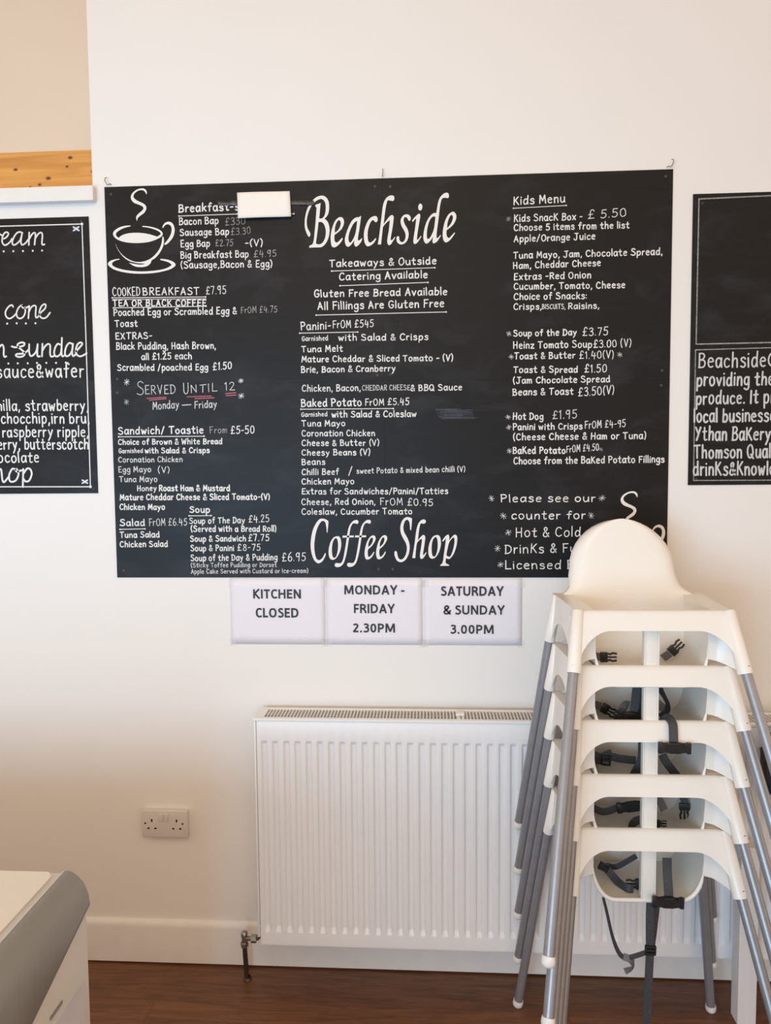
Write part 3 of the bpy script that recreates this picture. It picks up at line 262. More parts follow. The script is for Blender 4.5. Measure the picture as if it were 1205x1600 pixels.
OUT_BEACH = [[[(.6204,2.2734,0),(.6133,2.2846,0),(.6088,2.3008,0),(.6083,2.3189,0),(.6111,2.3369,0),(.6176,2.3568,0),(.6282,2.3735,0),(.6429,2.3871,0),(.6584,2.392,0),(.6708,2.3889,0),(.6799,2.377,0),(.6821,2.361,0),(.6804,2.343,0),(.6751,2.3321,0),(.6678,2.3253,1),(.677,2.316,0),(.6819,2.3009,0),(.6823,2.2868,0),(.6794,2.2708,0),(.673,2.2569,0),(.6635,2.246,0),(.6541,2.2421,0),(.6365,2.2421,0),(.6203,2.2417,1),(.6217,2.2477,1),(.6294,2.251,0),(.6332,2.2579,0),(.6359,2.2719,0),(.6407,2.314,0),(.6445,2.358,1),(.6408,2.3612,1),(.6409,2.3658,1),(.6571,2.3707,1),(.6559,2.3617,0),(.6519,2.3258,1),(.6606,2.3265,0),(.6679,2.3343,0),(.6712,2.3473,0),(.6718,2.3633,0),(.6685,2.3754,0),(.6614,2.3816,0),(.6552,2.3821,0),(.6438,2.3771,0),(.6312,2.3654,0),(.6216,2.3487,0),(.6155,2.3288,0),(.6144,2.3127,0),(.6167,2.2986,0),(.6227,2.2874,0),(.6246,2.2793,0)],[(.6496,2.3154,1),(.6583,2.3156,0),(.6655,2.3093,0),(.6701,2.2972,0),(.6711,2.2831,0),(.668,2.2671,0),(.6616,2.2562,0),(.6543,2.2513,0),(.646,2.2511,0),(.6408,2.2537,1),(.6436,2.2717,0),(.6478,2.2998,0)]],[[(.7217,2.2657,1),(.7196,2.2607,0),(.7112,2.2499,0),(.6987,2.2411,0),(.6894,2.2434,0),(.686,2.2545,0),(.6856,2.2726,0),(.689,2.2926,0),(.6976,2.3145,0),(.707,2.3252,0),(.7163,2.3284,0),(.7235,2.3238,0),(.726,2.3137,0),(.7232,2.3018,0),(.7148,2.2899,0),(.6971,2.2768,1),(.6965,2.2663,0),(.6979,2.2582,0),(.703,2.2545,0),(.7092,2.2579,0),(.7193,2.2681,1)],[(.6982,2.2834,1),(.6984,2.2964,0),(.7016,2.3084,0),(.7069,2.3172,0),(.7111,2.3197,0),(.7151,2.316,0),(.7161,2.308,0),(.7128,2.298,0),(.7065,2.2892,0)]],[[(.777,2.3283,1),(.7744,2.3304,1),(.7708,2.3265,0),(.7616,2.3257,0),(.7491,2.3161,0),(.7386,2.2973,0),(.7311,2.2775,0),(.7278,2.2615,0),(.7297,2.2484,0),(.7359,2.2416,0),(.7431,2.244,0),(.7504,2.2519,0),(.7563,2.2597,1),(.7555,2.2487,0),(.7596,2.2416,0),(.7658,2.2434,0),(.7752,2.2532,0),(.7798,2.2641,1),(.778,2.2652,1),(.7711,2.2593,0),(.7666,2.2601,1),(.7675,2.2705,0),(.7715,2.2924,0)],[(.7652,2.3146,1),(.7615,2.3147,0),(.7521,2.305,0),(.7426,2.2852,0),(.7387,2.2692,0),(.7398,2.2572,0),(.7443,2.2534,0),(.7505,2.2599,0),(.7579,2.2747,0),(.7622,2.2927,0)]],[[(.8215,2.2626,1),(.8195,2.2647,1),(.8112,2.2563,0),(.8029,2.2519,0),(.7978,2.2566,0),(.7959,2.2697,0),(.7971,2.2877,0),(.8025,2.3056,0),(.8087,2.3154,0),(.8139,2.3163,0),(.8189,2.3111,0),(.8241,2.312,0),(.8262,2.3189,0),(.8232,2.327,0),(.815,2.3282,0),(.8037,2.3226,0),(.7943,2.3098,0),(.7869,2.29,0),(.7846,2.272,0),(.7865,2.2539,0),(.7915,2.2438,0),(.7977,2.2412,0),(.808,2.2453,0),(.8163,2.2532,0)]],[[(.8259,2.2459,1),(.8356,2.2456,1),(.8407,2.2886,0),(.8428,2.2975,0),(.8522,2.3082,0),(.8625,2.3159,1),(.8591,2.2861,0),(.8542,2.2582,0),(.8557,2.2461,0),(.8602,2.243,0),(.866,2.2469,0),(.8784,2.2655,1),(.8764,2.2666,1),(.8681,2.2574,0),(.864,2.2589,1),(.8651,2.2679,0),(.8694,2.2898,0),(.8737,2.3196,0),(.8724,2.3276,0),(.8677,2.3297,0),(.8605,2.325,0),(.8439,2.3045,1),(.8494,2.3462,0),(.8537,2.366,0),(.8568,2.3723,0),(.865,2.3716,0),(.8721,2.3704,0),(.8758,2.3753,0),(.8753,2.3833,0),(.8702,2.3864,0),(.862,2.3856,0),(.8528,2.3799,0),(.8455,2.3682,0),(.8413,2.3524,0),(.8358,2.3107,0),(.8303,2.2708,0)]],[[(.8887,2.2673,0),(.8846,2.2684,0),(.8815,2.2625,0),(.8834,2.2514,0),(.8905,2.2452,0),(.8987,2.2444,0),(.908,2.2488,0),(.9152,2.2596,0),(.9177,2.2745,0),(.9144,2.2886,0),(.9063,2.3028,0),(.9033,2.3128,0),(.9044,2.3207,0),(.9095,2.323,0),(.9146,2.3185,0),(.9186,2.312,0),(.9227,2.3133,0),(.9242,2.3202,0),(.9208,2.3273,0),(.9136,2.3308,0),(.9045,2.3291,0),(.8973,2.3219,0),(.8941,2.3111,0),(.8971,2.297,0),(.9051,2.2828,0),(.9087,2.2707,0),(.907,2.2588,0),(.9018,2.2519,0),(.8967,2.2507,0),(.8906,2.2562,0),(.8897,2.2633,0)]],[[(.9278,2.3121,1),(.9302,2.3081,1),(.938,2.3168,0),(.9404,2.3158,1),(.9368,2.29,0),(.9315,2.2562,0),(.9325,2.2471,0),(.9365,2.2444,0),(.9437,2.2488,0),(.9556,2.2655,1),(.9536,2.2672,1),(.9458,2.2578,0),(.9417,2.2569,1),(.9439,2.2758,0),(.9491,2.3056,0),(.9523,2.3254,0),(.9503,2.331,0),(.9462,2.3305,0),(.937,2.3228,0)]],[[(.9525,2.3606,0),(.9576,2.357,0),(.9586,2.3501,0),(.9565,2.3432,0),(.9524,2.3407,0),(.9479,2.3434,0),(.9464,2.3504,0),(.9484,2.3573,0)]],[[(1.0368,2.3785,0),(1.0354,2.3865,0),(1.0307,2.3896,0),(1.0216,2.3869,0),(1.0115,2.3773,0),(1.0053,2.3636,0),(1.0022,2.3478,0),(.9995,2.3316,1),(.993,2.3322,0),(.9828,2.3255,0),(.9716,2.3089,0),(.9643,2.2872,0),(.9611,2.2674,0),(.9625,2.2533,0),(.9682,2.2452,0),(.9743,2.2461,0),(.9825,2.2538,0),(.9896,2.2646,1),(.988,2.2527,0),(.9896,2.2457,0),(.9946,2.2455,0),(1.0028,2.2513,0),(1.013,2.267,1),(1.0114,2.269,1),(1.0039,2.2602,0),(.9998,2.2614,1),(1.0009,2.2783,0),(1.0061,2.3159,0),(1.0103,2.3496,0),(1.0145,2.3683,0),(1.0185,2.3741,0),(1.0266,2.3752,0),(1.0337,2.374,0)],[(.997,2.3212,1),(.9889,2.3218,0),(.9797,2.3107,0),(.9735,2.291,0),(.9714,2.2731,0),(.9723,2.2601,0),(.9774,2.2585,0),(.9846,2.2677,0),(.9918,2.2845,0),(.9949,2.3023,0)]],[[(1.0547,2.2728,1),(1.0526,2.2745,1),(1.0435,2.2652,0),(1.0374,2.2594,0),(1.0323,2.2615,0),(1.0293,2.2695,0),(1.0297,2.2815,1),(1.0415,2.2901,0),(1.0517,2.3008,0),(1.0578,2.3145,0),(1.0574,2.3264,0),(1.0518,2.3335,0),(1.0457,2.3337,0),(1.0356,2.327,0),(1.0264,2.3114,0),(1.0202,2.2897,0),(1.0181,2.2698,0),(1.0201,2.2538,0),(1.0262,2.2471,0),(1.0333,2.2485,0),(1.0435,2.2572,0)],[(1.0318,2.2874,1),(1.0318,2.2993,0),(1.0355,2.3131,0),(1.0406,2.3229,0),(1.0447,2.3252,0),(1.0481,2.3207,0),(1.0477,2.3128,0),(1.0426,2.301,0)]]]
OUT_SHOP = [[[(.666,1.4236,1),(.6666,1.4168,0),(.6634,1.3876,1),(.6613,1.3883,1),(.66,1.4052,0),(.657,1.419,0),(.6507,1.4237,0),(.6432,1.4201,0),(.6345,1.4064,0),(.6272,1.3852,0),(.6232,1.3619,0),(.6219,1.3449,0),(.6233,1.3257,0),(.6277,1.3087,0),(.634,1.3033,0),(.6405,1.3044,0),(.648,1.3118,0),(.6546,1.3246,1),(.6574,1.3239,1),(.6555,1.315,0),(.6468,1.3001,0),(.636,1.2933,0),(.6275,1.2959,0),(.6192,1.3065,0),(.6131,1.3257,0),(.6108,1.347,0),(.6127,1.3704,0),(.6184,1.3958,0),(.6283,1.4159,0),(.6391,1.4286,0),(.6498,1.4307,0),(.6593,1.4279,0)]],[[(.6936,1.3765,0),(.6819,1.3723,0),(.6721,1.3575,0),(.6665,1.3363,0),(.6666,1.3171,0),(.6714,1.3065,0),(.6799,1.3039,0),(.6895,1.3096,0),(.6993,1.3256,0),(.7049,1.3468,0),(.704,1.3659,0),(.6999,1.3744,0)],[(.6882,1.3706,0),(.6806,1.3617,0),(.6768,1.3447,0),(.6765,1.3256,0),(.6789,1.3128,0),(.6842,1.3103,0),(.6896,1.316,0),(.694,1.3319,0),(.6954,1.3511,0),(.6934,1.3659,0)]],[[(.7099,1.3782,1),(.7438,1.3785,1),(.7438,1.373,1),(.7094,1.3722,1)]],[[(.7481,1.3785,1),(.7819,1.3788,1),(.7818,1.3733,1),(.7476,1.3727,1)]],[[(.7587,1.4186,0),(.7577,1.4238,0),(.7514,1.426,0),(.7429,1.4229,0),(.7332,1.4123,0),(.7267,1.3954,0),(.721,1.3616,0),(.7141,1.3234,0),(.7096,1.3043,0),(.7042,1.2947,0),(.6978,1.2932,0),(.6893,1.2941,0),(.6846,1.2905,0),(.6853,1.2841,0),(.6923,1.2813,0),(.703,1.2841,0),(.7116,1.2936,0),(.7171,1.3085,0),(.7227,1.3319,0),(.7284,1.3658,0),(.733,1.3954,0),(.7374,1.4091,0),(.7428,1.4155,0),(.7502,1.4154,0),(.7554,1.4139,0)]],[[(.7967,1.419,0),(.7957,1.4243,0),(.7894,1.4264,0),(.7809,1.4233,0),(.7713,1.4128,0),(.7647,1.3959,0),(.7591,1.3621,0),(.7523,1.324,0),(.7478,1.3049,0),(.7424,1.2953,0),(.736,1.2938,0),(.7276,1.2947,0),(.7228,1.2911,0),(.7236,1.2847,0),(.7306,1.2819,0),(.7412,1.2847,0),(.7498,1.2942,0),(.7553,1.3091,0),(.7609,1.3324,0),(.7665,1.3663,0),(.7711,1.3959,0),(.7755,1.4096,0),(.7808,1.4159,0),(.7882,1.4159,0),(.7934,1.4144,0)]],[[(.8067,1.3275,1),(.8042,1.3285,1),(.7988,1.3201,0),(.7913,1.3127,0),(.7871,1.3159,0),(.7862,1.3275,0),(.7873,1.336,1),(.7991,1.3466,0),(.8076,1.3592,0),(.8109,1.3687,0),(.8089,1.3761,0),(.8026,1.3787,0),(.7941,1.3741,0),(.7844,1.3593,0),(.7778,1.336,0),(.7766,1.3191,0),(.7796,1.3074,0),(.786,1.3046,0),(.7945,1.3084,0),(.8019,1.3169,0)],[(.7878,1.3424,1),(.7886,1.354,0),(.7929,1.3656,0),(.7983,1.3719,0),(.8025,1.3688,0),(.8013,1.3593,0),(.7959,1.3497,0)]],[[(.8419,1.328,1),(.8394,1.3291,1),(.8341,1.3206,0),(.8266,1.3132,0),(.8224,1.3164,0),(.8215,1.3281,0),(.8226,1.3366,1),(.8343,1.3471,0),(.8429,1.3598,0),(.8461,1.3693,0),(.8441,1.3767,0),(.8378,1.3792,0),(.8293,1.3746,0),(.8197,1.3598,0),(.8131,1.3366,0),(.8119,1.3196,0),(.815,1.308,0),(.8213,1.3052,0),(.8297,1.309,0),(.8372,1.3175,0)],[(.8231,1.3429,1),(.8238,1.3545,0),(.8282,1.3662,0),(.8335,1.3725,0),(.8377,1.3693,0),(.8365,1.3598,0),(.8312,1.3503,0)]],[[(.9222,1.43,1),(.9211,1.4137,0),(.9193,1.3943,1),(.9163,1.3948,1),(.9148,1.4137,0),(.9117,1.4232,0),(.9065,1.4259,0),(.9002,1.4211,0),(.8959,1.4075,0),(.8958,1.3969,0),(.8989,1.3864,0),(.9071,1.3716,0),(.9127,1.3568,0),(.9143,1.3421,0),(.9116,1.3231,0),(.9035,1.3061,0),(.8929,1.2977,0),(.8845,1.2966,0),(.8751,1.3019,0),(.8689,1.3147,0),(.8679,1.3263,0),(.8711,1.331,0),(.8753,1.3273,0),(.8773,1.3168,0),(.8814,1.3072,0),(.8888,1.3045,0),(.8972,1.3104,0),(.9036,1.3231,0),(.9059,1.34,0),(.9028,1.3548,0),(.8935,1.3717,0),(.8877,1.3864,0),(.8864,1.4033,0),(.8907,1.4201,0),(.8992,1.431,0),(.9086,1.4343,0),(.917,1.4322,0)]],[[(.922,1.3093,1),(.9309,1.3086,1),(.9353,1.3483,0),(.9396,1.3589,0),(.9459,1.3652,0),(.9522,1.3677,1),(.95,1.3483,0),(.9456,1.3188,0),(.9466,1.3093,0),(.9518,1.3065,0),(.9582,1.3124,0),(.9656,1.3251,1),(.9635,1.3265,1),(.9571,1.3187,0),(.9544,1.3198,1),(.9562,1.3314,0),(.9605,1.3588,0),(.9616,1.3735,0),(.9575,1.3795,0),(.9512,1.3767,0),(.9396,1.3631,1),(.9429,1.3925,0),(.9462,1.4094,0),(.9493,1.4146,0),(.9566,1.4139,0),(.9619,1.4156,0),(.964,1.4219,0),(.9598,1.4265,0),(.9525,1.4257,0),(.9441,1.4188,0),(.9378,1.4052,0),(.9334,1.3842,0),(.929,1.3505,0)]],[[(.9976,1.3791,0),(.9861,1.3749,0),(.9766,1.3602,0),(.9713,1.3392,0),(.9716,1.3202,0),(.9764,1.3096,0),(.9847,1.3071,0),(.9942,1.3128,0),(1.0037,1.3286,0),(1.009,1.3496,0),(1.008,1.3686,0),(1.0039,1.377,0)],[(.9924,1.3732,0),(.985,1.3644,0),(.9814,1.3476,0),(.9813,1.3286,0),(.9837,1.316,0),(.989,1.3134,0),(.9942,1.3191,0),(.9985,1.3349,0),(.9996,1.3539,0),(.9976,1.3686,0)]],[[(1.0132,1.3618,1),(1.0159,1.3591,1),(1.0253,1.3702,1),(1.0243,1.3681,0),(1.0221,1.3481,0),(1.0178,1.3186,0),(1.0157,1.3018,0),(1.0125,1.2923,0),(1.0066,1.2874,1),(1.0073,1.2849,1),(1.0334,1.2853,1),(1.034,1.288,1),(1.0251,1.2923,0),(1.023,1.2986,0),(1.0247,1.3085,1),(1.0303,1.3064,0),(1.0377,1.3081,0),(1.0481,1.3228,0),(1.0555,1.3438,0),(1.0587,1.3648,0),(1.0577,1.3753,0),(1.0525,1.38,0),(1.0452,1.3764,0),(1.0337,1.3618,1),(1.0347,1.3712,0),(1.0327,1.3796,0),(1.0285,1.3796,0),(1.0212,1.3734,0)],[(1.0326,1.3523,1),(1.0378,1.3628,0),(1.0462,1.3712,0),(1.0499,1.368,0),(1.0499,1.3544,0),(1.045,1.3312,0),(1.0377,1.3144,0),(1.0324,1.3133,0),(1.0262,1.3176,0),(1.0283,1.3334,0)]]]
OUT_CUP = [[[(.1298,2.4109,1),(.1311,2.4174,0),(.1275,2.4252,0),(.1178,2.4294,0),(.1028,2.427,0),(.0889,2.4187,0),(.0816,2.4069,0),(.0835,2.3959,0),(.0924,2.3869,0),(.1105,2.3798,0),(.1183,2.3741,0),(.1181,2.3676,0),(.1099,2.3602,0),(.0993,2.3517,0),(.0956,2.3431,0),(.0981,2.3338,1),(.1006,2.3418,0),(.1072,2.3482,0),(.1201,2.3566,0),(.1273,2.3673,0),(.1269,2.3772,0),(.1187,2.3851,0),(.1018,2.3932,0),(.0917,2.4011,0),(.0897,2.4088,0),(.0957,2.4174,0),(.1073,2.4236,0),(.1187,2.4237,0),(.1254,2.4187,0)]],[[(.0788,2.3211,1),(.0753,2.3184,0),(.0579,2.3145,0),(.0416,2.3072,0),(.0321,2.2987,0),(.0341,2.2898,0),(.0431,2.2852,1),(.0428,2.2885,0),(.055,2.2948,0),(.0735,2.2987,0),(.1011,2.299,0),(.1308,2.2949,0),(.1591,2.2861,1),(.1685,2.2918,0),(.1697,2.295,0),(.1653,2.3006,0),(.1518,2.3075,0),(.1313,2.3136,0),(.1136,2.3163,1),(.1143,2.3189,1),(.1315,2.3175,0),(.1542,2.3119,0),(.17,2.3038,0),(.1761,2.2948,0),(.1717,2.2862,0),(.1531,2.2768,0),(.13,2.2708,0),(.0978,2.2688,0),(.0657,2.2714,0),(.0429,2.2775,0),(.0282,2.2867,0),(.0228,2.2978,0),(.0278,2.3076,0),(.0442,2.317,0),(.0627,2.3209,0)]],[[(.0293,2.2701,1),(.0341,2.2568,0),(.0462,2.2388,0),(.0642,2.224,0),(.0846,2.2147,0),(.1052,2.2126,0),(.1261,2.217,0),(.1448,2.2275,0),(.1613,2.2447,0),(.1711,2.2642,0),(.1751,2.2861,1),(.1781,2.2849,1),(.1793,2.2728,0),(.1754,2.2553,0),(.1634,2.2359,0),(.1492,2.2219,0),(.1398,2.2166,0),(.1349,2.2068,0),(.1232,2.1994,0),(.1048,2.1972,0),(.0864,2.2003,0),(.0684,2.2113,1),(.0889,2.2068,0),(.105,2.2047,0),(.1189,2.2072,0),(.0959,2.2093,0),(.0708,2.2161,0),(.0528,2.2287,0),(.0395,2.2456,0),(.0319,2.2601,0)]],[[(.041,2.2217,1),(.0271,2.2183,0),(.0176,2.2119,0),(.0185,2.2041,0),(.0332,2.196,0),(.063,2.1887,0),(.1044,2.1844,0),(.1458,2.1856,0),(.1781,2.1903,0),(.1978,2.1987,0),(.1991,2.2041,0),(.1878,2.211,0),(.1662,2.2171,1),(.1675,2.2203,1),(.188,2.2176,0),(.2061,2.2106,0),(.2128,2.2027,0),(.208,2.1951,0),(.1894,2.1867,0),(.1502,2.1793,0),(.1041,2.1777,0),(.0628,2.1814,0),(.0261,2.1906,0),(.0069,2.2033,0),(.0049,2.2122,0),(.0156,2.2197,0),(.0365,2.2236,0)]],[[(.177,2.3102,1),(.176,2.3146,0),(.182,2.3242,0),(.1935,2.3294,0),(.2049,2.3258,0),(.2114,2.3158,0),(.2128,2.3004,0),(.2071,2.2831,0),(.1941,2.268,0),(.1836,2.2613,0),(.1798,2.264,1),(.1932,2.279,0),(.2017,2.2942,0),(.2039,2.3094,0),(.2001,2.3183,0),(.191,2.3218,0),(.1829,2.3177,0)]]]
CUP_SHIFT = (1.4624, -0.9214)
FLAG1 = (-0.091, 2.316); FLAG2 = (-0.092, 1.549)
SHEETS = [
 (0.356, 0.652, [('KITCHEN',.5033,1.1836,.0288,.1506),('CLOSED',.5026,1.1243,.0297,.1347)], 'white paper sign reading KITCHEN CLOSED, left of three under the menu board'),
 (0.655, 0.952, [('MONDAY -',.8047,1.1967,.0285,.1865),('FRIDAY',.8038,1.1388,.0286,.1259),('2.30PM',.8027,1.0788,.0279,.132)], 'white paper sign reading MONDAY - FRIDAY 2.30PM, middle one under the menu board'),
 (0.955, 1.254, [('SATURDAY',1.1028,1.193,.0292,.1902),('& SUNDAY',1.1081,1.1354,.0284,.1863),('3.00PM',1.1028,1.076,.0277,.1332)], 'white paper sign reading SATURDAY & SUNDAY 3.00PM, right of three under the menu board')]
OVER = [(.0337,.010,.5559),(.0411,-.005,.5720),(.0458,-.024,.5640),(.044,-.036,.5390),(.0431,-.042,.5172)]; OVERB = (.0435,-.046,.5134)
R1 = [(-.0854,.09,.5514),(-.0702,.08,.5362),(-.0559,.06,.5254),(-.0414,.03,.5274),(-.0263,.03,.5264)]; R1B = (-.0119,.04,.5324)
VERT = [(.0491,.01,.6183),(.0483,.003,.5814),(.0477,-.008,.5491),(.0473,-.014,.523)]; VERTB = (.043,-.02,.5224)

# ------------------------------------------------------------------ the room
def struct(name, bm, m, label=None, smooth=None):
    o = link(name, bm, m, None, smooth); o['kind'] = 'structure'
    if label: o['label'] = label
    return o
bm = bmesh.new(); box(bm, -3.2, 4.2, -4.2, 0.2, -0.06, 0.0); struct('floor', bm, M['floor'])
bm = bmesh.new()
box(bm, -0.037, 4.2, 0.0, 0.2, 0.0, 3.7); box(bm, -3.2, -0.037, 0.0, 0.2, 0.0, 2.441)
struct('wall_back', bm, M['wall'])
bm = bmesh.new(); box(bm, -3.2, -0.037, 0.035, 0.2, 2.441, 3.7); struct('wall_recess', bm, M['recess'])
bm = bmesh.new(); box(bm, -3.2, -0.0375, 0.018, 0.035, 2.4412, 2.556, 0.0015); struct('trim_1', bm, M['pine'])
bm = bmesh.new(); box(bm, -3.2, -0.026, -0.024, 0.0, 2.392, 2.4365, 0.003); struct('trim_2', bm, M['gloss_white'])
bm = bmesh.new()                                     # skirting board with a rounded top edge
sk = [(0,0.006),(-0.015,0.006),(-0.015,0.122),(-0.013,0.132),(-0.008,0.139),(0,0.142)]
A = [bm.verts.new((-3.2, y, z)) for y, z in sk]; B = [bm.verts.new((4.2, y, z)) for y, z in sk]
for i in range(len(sk)-1): bm.faces.new((A[i], A[i+1], B[i+1], B[i]))
bm.faces.new(A); bm.faces.new(B[::-1])
struct('baseboard_back', bm, M['gloss_white'], smooth=40)
# the window whose daylight falls into the room, behind the viewer
bm = bmesh.new()
for q in ((-1.95,0.75,1.72,1.80),(-1.95,0.75,0.10,0.18)): box(bm, q[0], q[1], -3.92, -3.84, q[2], q[3], 0.004)
for x in (-1.95,-0.65,0.65): box(bm, x, x+0.1, -3.92, -3.84, 0.18, 1.72, 0.004)
struct('window_1', bm, M['gloss_white'])

# ------------------------------------------------------------------ hand lettering
G = {}
def g(ch, w, s): G[ch] = (w, [[(float(a.rstrip('!').split(',')[0]), float(a.rstrip('!').split(',')[1]), a.endswith('!')) for a in st.split()] for st in s.split(';')])
g('a',40,'35,40 27,49 15,49 5,38 3,20 10,3 20,1 31,12 37,34!;38,50 37,22 41,1')
g('b',40,'6,80 5,1;5,28 14,45 28,48 38,35 37,14 26,1 14,2 5,12')
g('c',36,'35,42 25,50 11,45 4,28 8,8 20,0 36,8'); g('d',42,'36,38 26,48 12,46 4,26 8,6 20,0 32,10 37,26;38,80 37,30 40,1')
g('e',38,'6,29 35,31 32,44 22,50 9,44 4,27 8,8 20,1 34,5'); g('f',34,'34,72 27,80 19,74 17,60 16,1;3,47 31,49')
g('g',40,'36,40 24,50 10,44 4,26 10,8 22,4 34,16 37,34;38,50 38,-8 32,-23 18,-27 5,-20')
g('h',40,'6,80 5,1;5,26 14,44 28,48 36,36 37,1'); g('i',8,'4,48 5,1;4,67 5,69'); g('j',22,'18,48 17,-10 10,-24 0,-22;18,66 18,68')
g('k',38,'6,79 5,1;34,47 6,20;14,27 37,1'); g('l',8,'4,80 5,1')
g('m',54,'5,48 5,1;5,28 13,45 22,46 27,34 27,1;27,28 36,46 46,46 50,34 51,1'); g('n',38,'5,48 5,1;5,28 15,46 28,47 35,34 36,1')
g('o',40,'20,50 6,41 3,22 10,4 22,0 35,10 38,28 32,44 20,50'); g('p',40,'5,48 5,-28;5,28 14,46 28,48 38,34 36,12 24,0 12,3 5,12')
g('q',40,'36,40 24,50 10,44 4,26 10,8 22,4 34,16;38,48 38,-28'); g('r',28,'5,48 5,1;5,26 14,44 28,46')
g('s',36,'34,42 24,50 10,46 8,36 18,28 32,22 35,10 24,0 5,5'); g('t',34,'17,72 16,14 22,1 33,4;2,48 32,50')
g('u',40,'5,48 5,16 14,1 26,4 35,20 37,46!;37,48 39,1'); g('v',38,'3,48 20,1! 37,48'); g('w',52,'3,48 14,1! 26,38! 38,1! 50,48')
g('x',38,'4,48 36,1;36,48 4,1'); g('y',40,'4,48 20,12;38,48 18,-6 6,-26'); g('z',36,'4,47 34,47! 4,1! 36,1')
g('A',48,'3,1 25,76! 46,1;11,27 40,28'); g('B',46,'7,75 6,1;4,74 28,75 39,62 30,46 8,40!;8,40 36,38 45,20 33,3 3,1')
g('C',48,'45,64 32,76 14,68 4,40 10,12 28,1 47,11'); g('D',50,'8,75 8,1;4,75 28,73 46,54 46,24 30,4 3,1')
g('E',42,'8,75 7,1;8,75 41,76;8,39 35,40;7,1 43,2'); g('F',40,'8,75 7,1;6,75 42,76;8,40 34,41')
g('G',48,'44,64 30,76 10,66 4,36 12,8 30,1 44,14 45,34! 28,34'); g('H',50,'7,76 6,1;44,76 44,1;6,38 44,40'); g('I',10,'5,76 5,1')
g('J',48,'33,76 33,16 24,1 10,2 3,14;14,75 50,76'); g('K',46,'7,76 6,1;42,74 8,34;18,42 45,1'); g('L',40,'6,76 6,1! 41,2')
g('M',58,'4,1 10,76! 30,24! 50,76! 55,1'); g('N',50,'6,1 7,76! 42,3! 43,76'); g('O',50,'26,76 8,62 3,34 12,6 28,0 44,14 48,40 40,68 26,76')
g('P',44,'7,75 7,1;4,74 30,75 43,58 34,41 8,35'); g('Q',54,'26,76 8,62 3,34 12,6 28,0 44,14 48,40 40,68 26,76;30,20 52,-4')
g('R',46,'7,75 6,1;4,74 30,75 42,59 32,42 8,38!;18,39 45,1'); g('S',48,'42,66 28,76 10,70 8,54 24,42 42,30 44,12 26,1 3,9')
g('T',48,'24,74 24,1;2,74 47,76'); g('U',50,'6,76 6,22 16,2 32,2 44,20 45,76;'.rstrip(';')); g('V',46,'3,76 24,1! 44,76')
g('W',66,'3,76 17,1! 33,56! 48,1! 63,76'); g('X',46,'4,76 43,1;43,76 4,1'); g('Y',46,'4,76 24,40;44,76 12,1'); g('Z',44,'4,75 41,75! 4,1! 43,2')
g('0',46,'24,74 8,62 4,36 10,8 24,1 40,12 43,40 36,66 24,74'); g('1',22,'4,62 16,76! 15,1'); g('2',44,'6,60 14,74 30,75 38,60 28,36 5,2! 43,2')
g('3',42,'6,66 20,76 36,70 36,52 18,42! 38,34 40,12 24,0 4,8'); g('4',48,'14,74 5,28! 46,30;36,58 35,-4'); g('5',44,'42,75 12,74! 9,42! 28,46 41,30 36,8 18,0 4,8')
g('6',44,'32,76 12,56 4,24 14,2 34,4 41,24 28,40 8,30'); g('7',42,'4,74 41,75! 18,1'); g('8',44,'36,66 24,76 9,68 12,52 36,30 40,12 24,0 6,10 8,28 34,52 36,66')
g('9',44,'36,58 24,75 8,66 6,46 20,38 36,48!;38,74 36,30 32,-2'); g('£',46,'44,64 34,78 20,72 16,48 17,18 4,2! 44,4;4,36 34,39')
g('&',46,'45,2 14,54 14,68 24,76 33,66 28,50 8,28 6,10 18,0 32,6 45,30'); g('(',18,'18,84 6,62 4,30 14,-8'); g(')',18,'2,84 14,62 15,30 5,-8')
g(',',12,'8,4 3,-14'); g('.',8,'4,2 5,4'); g('-',28,'3,32 26,34'); g('/',34,'3,-6 32,80'); g(':',8,'4,8 5,10;4,42 5,44')

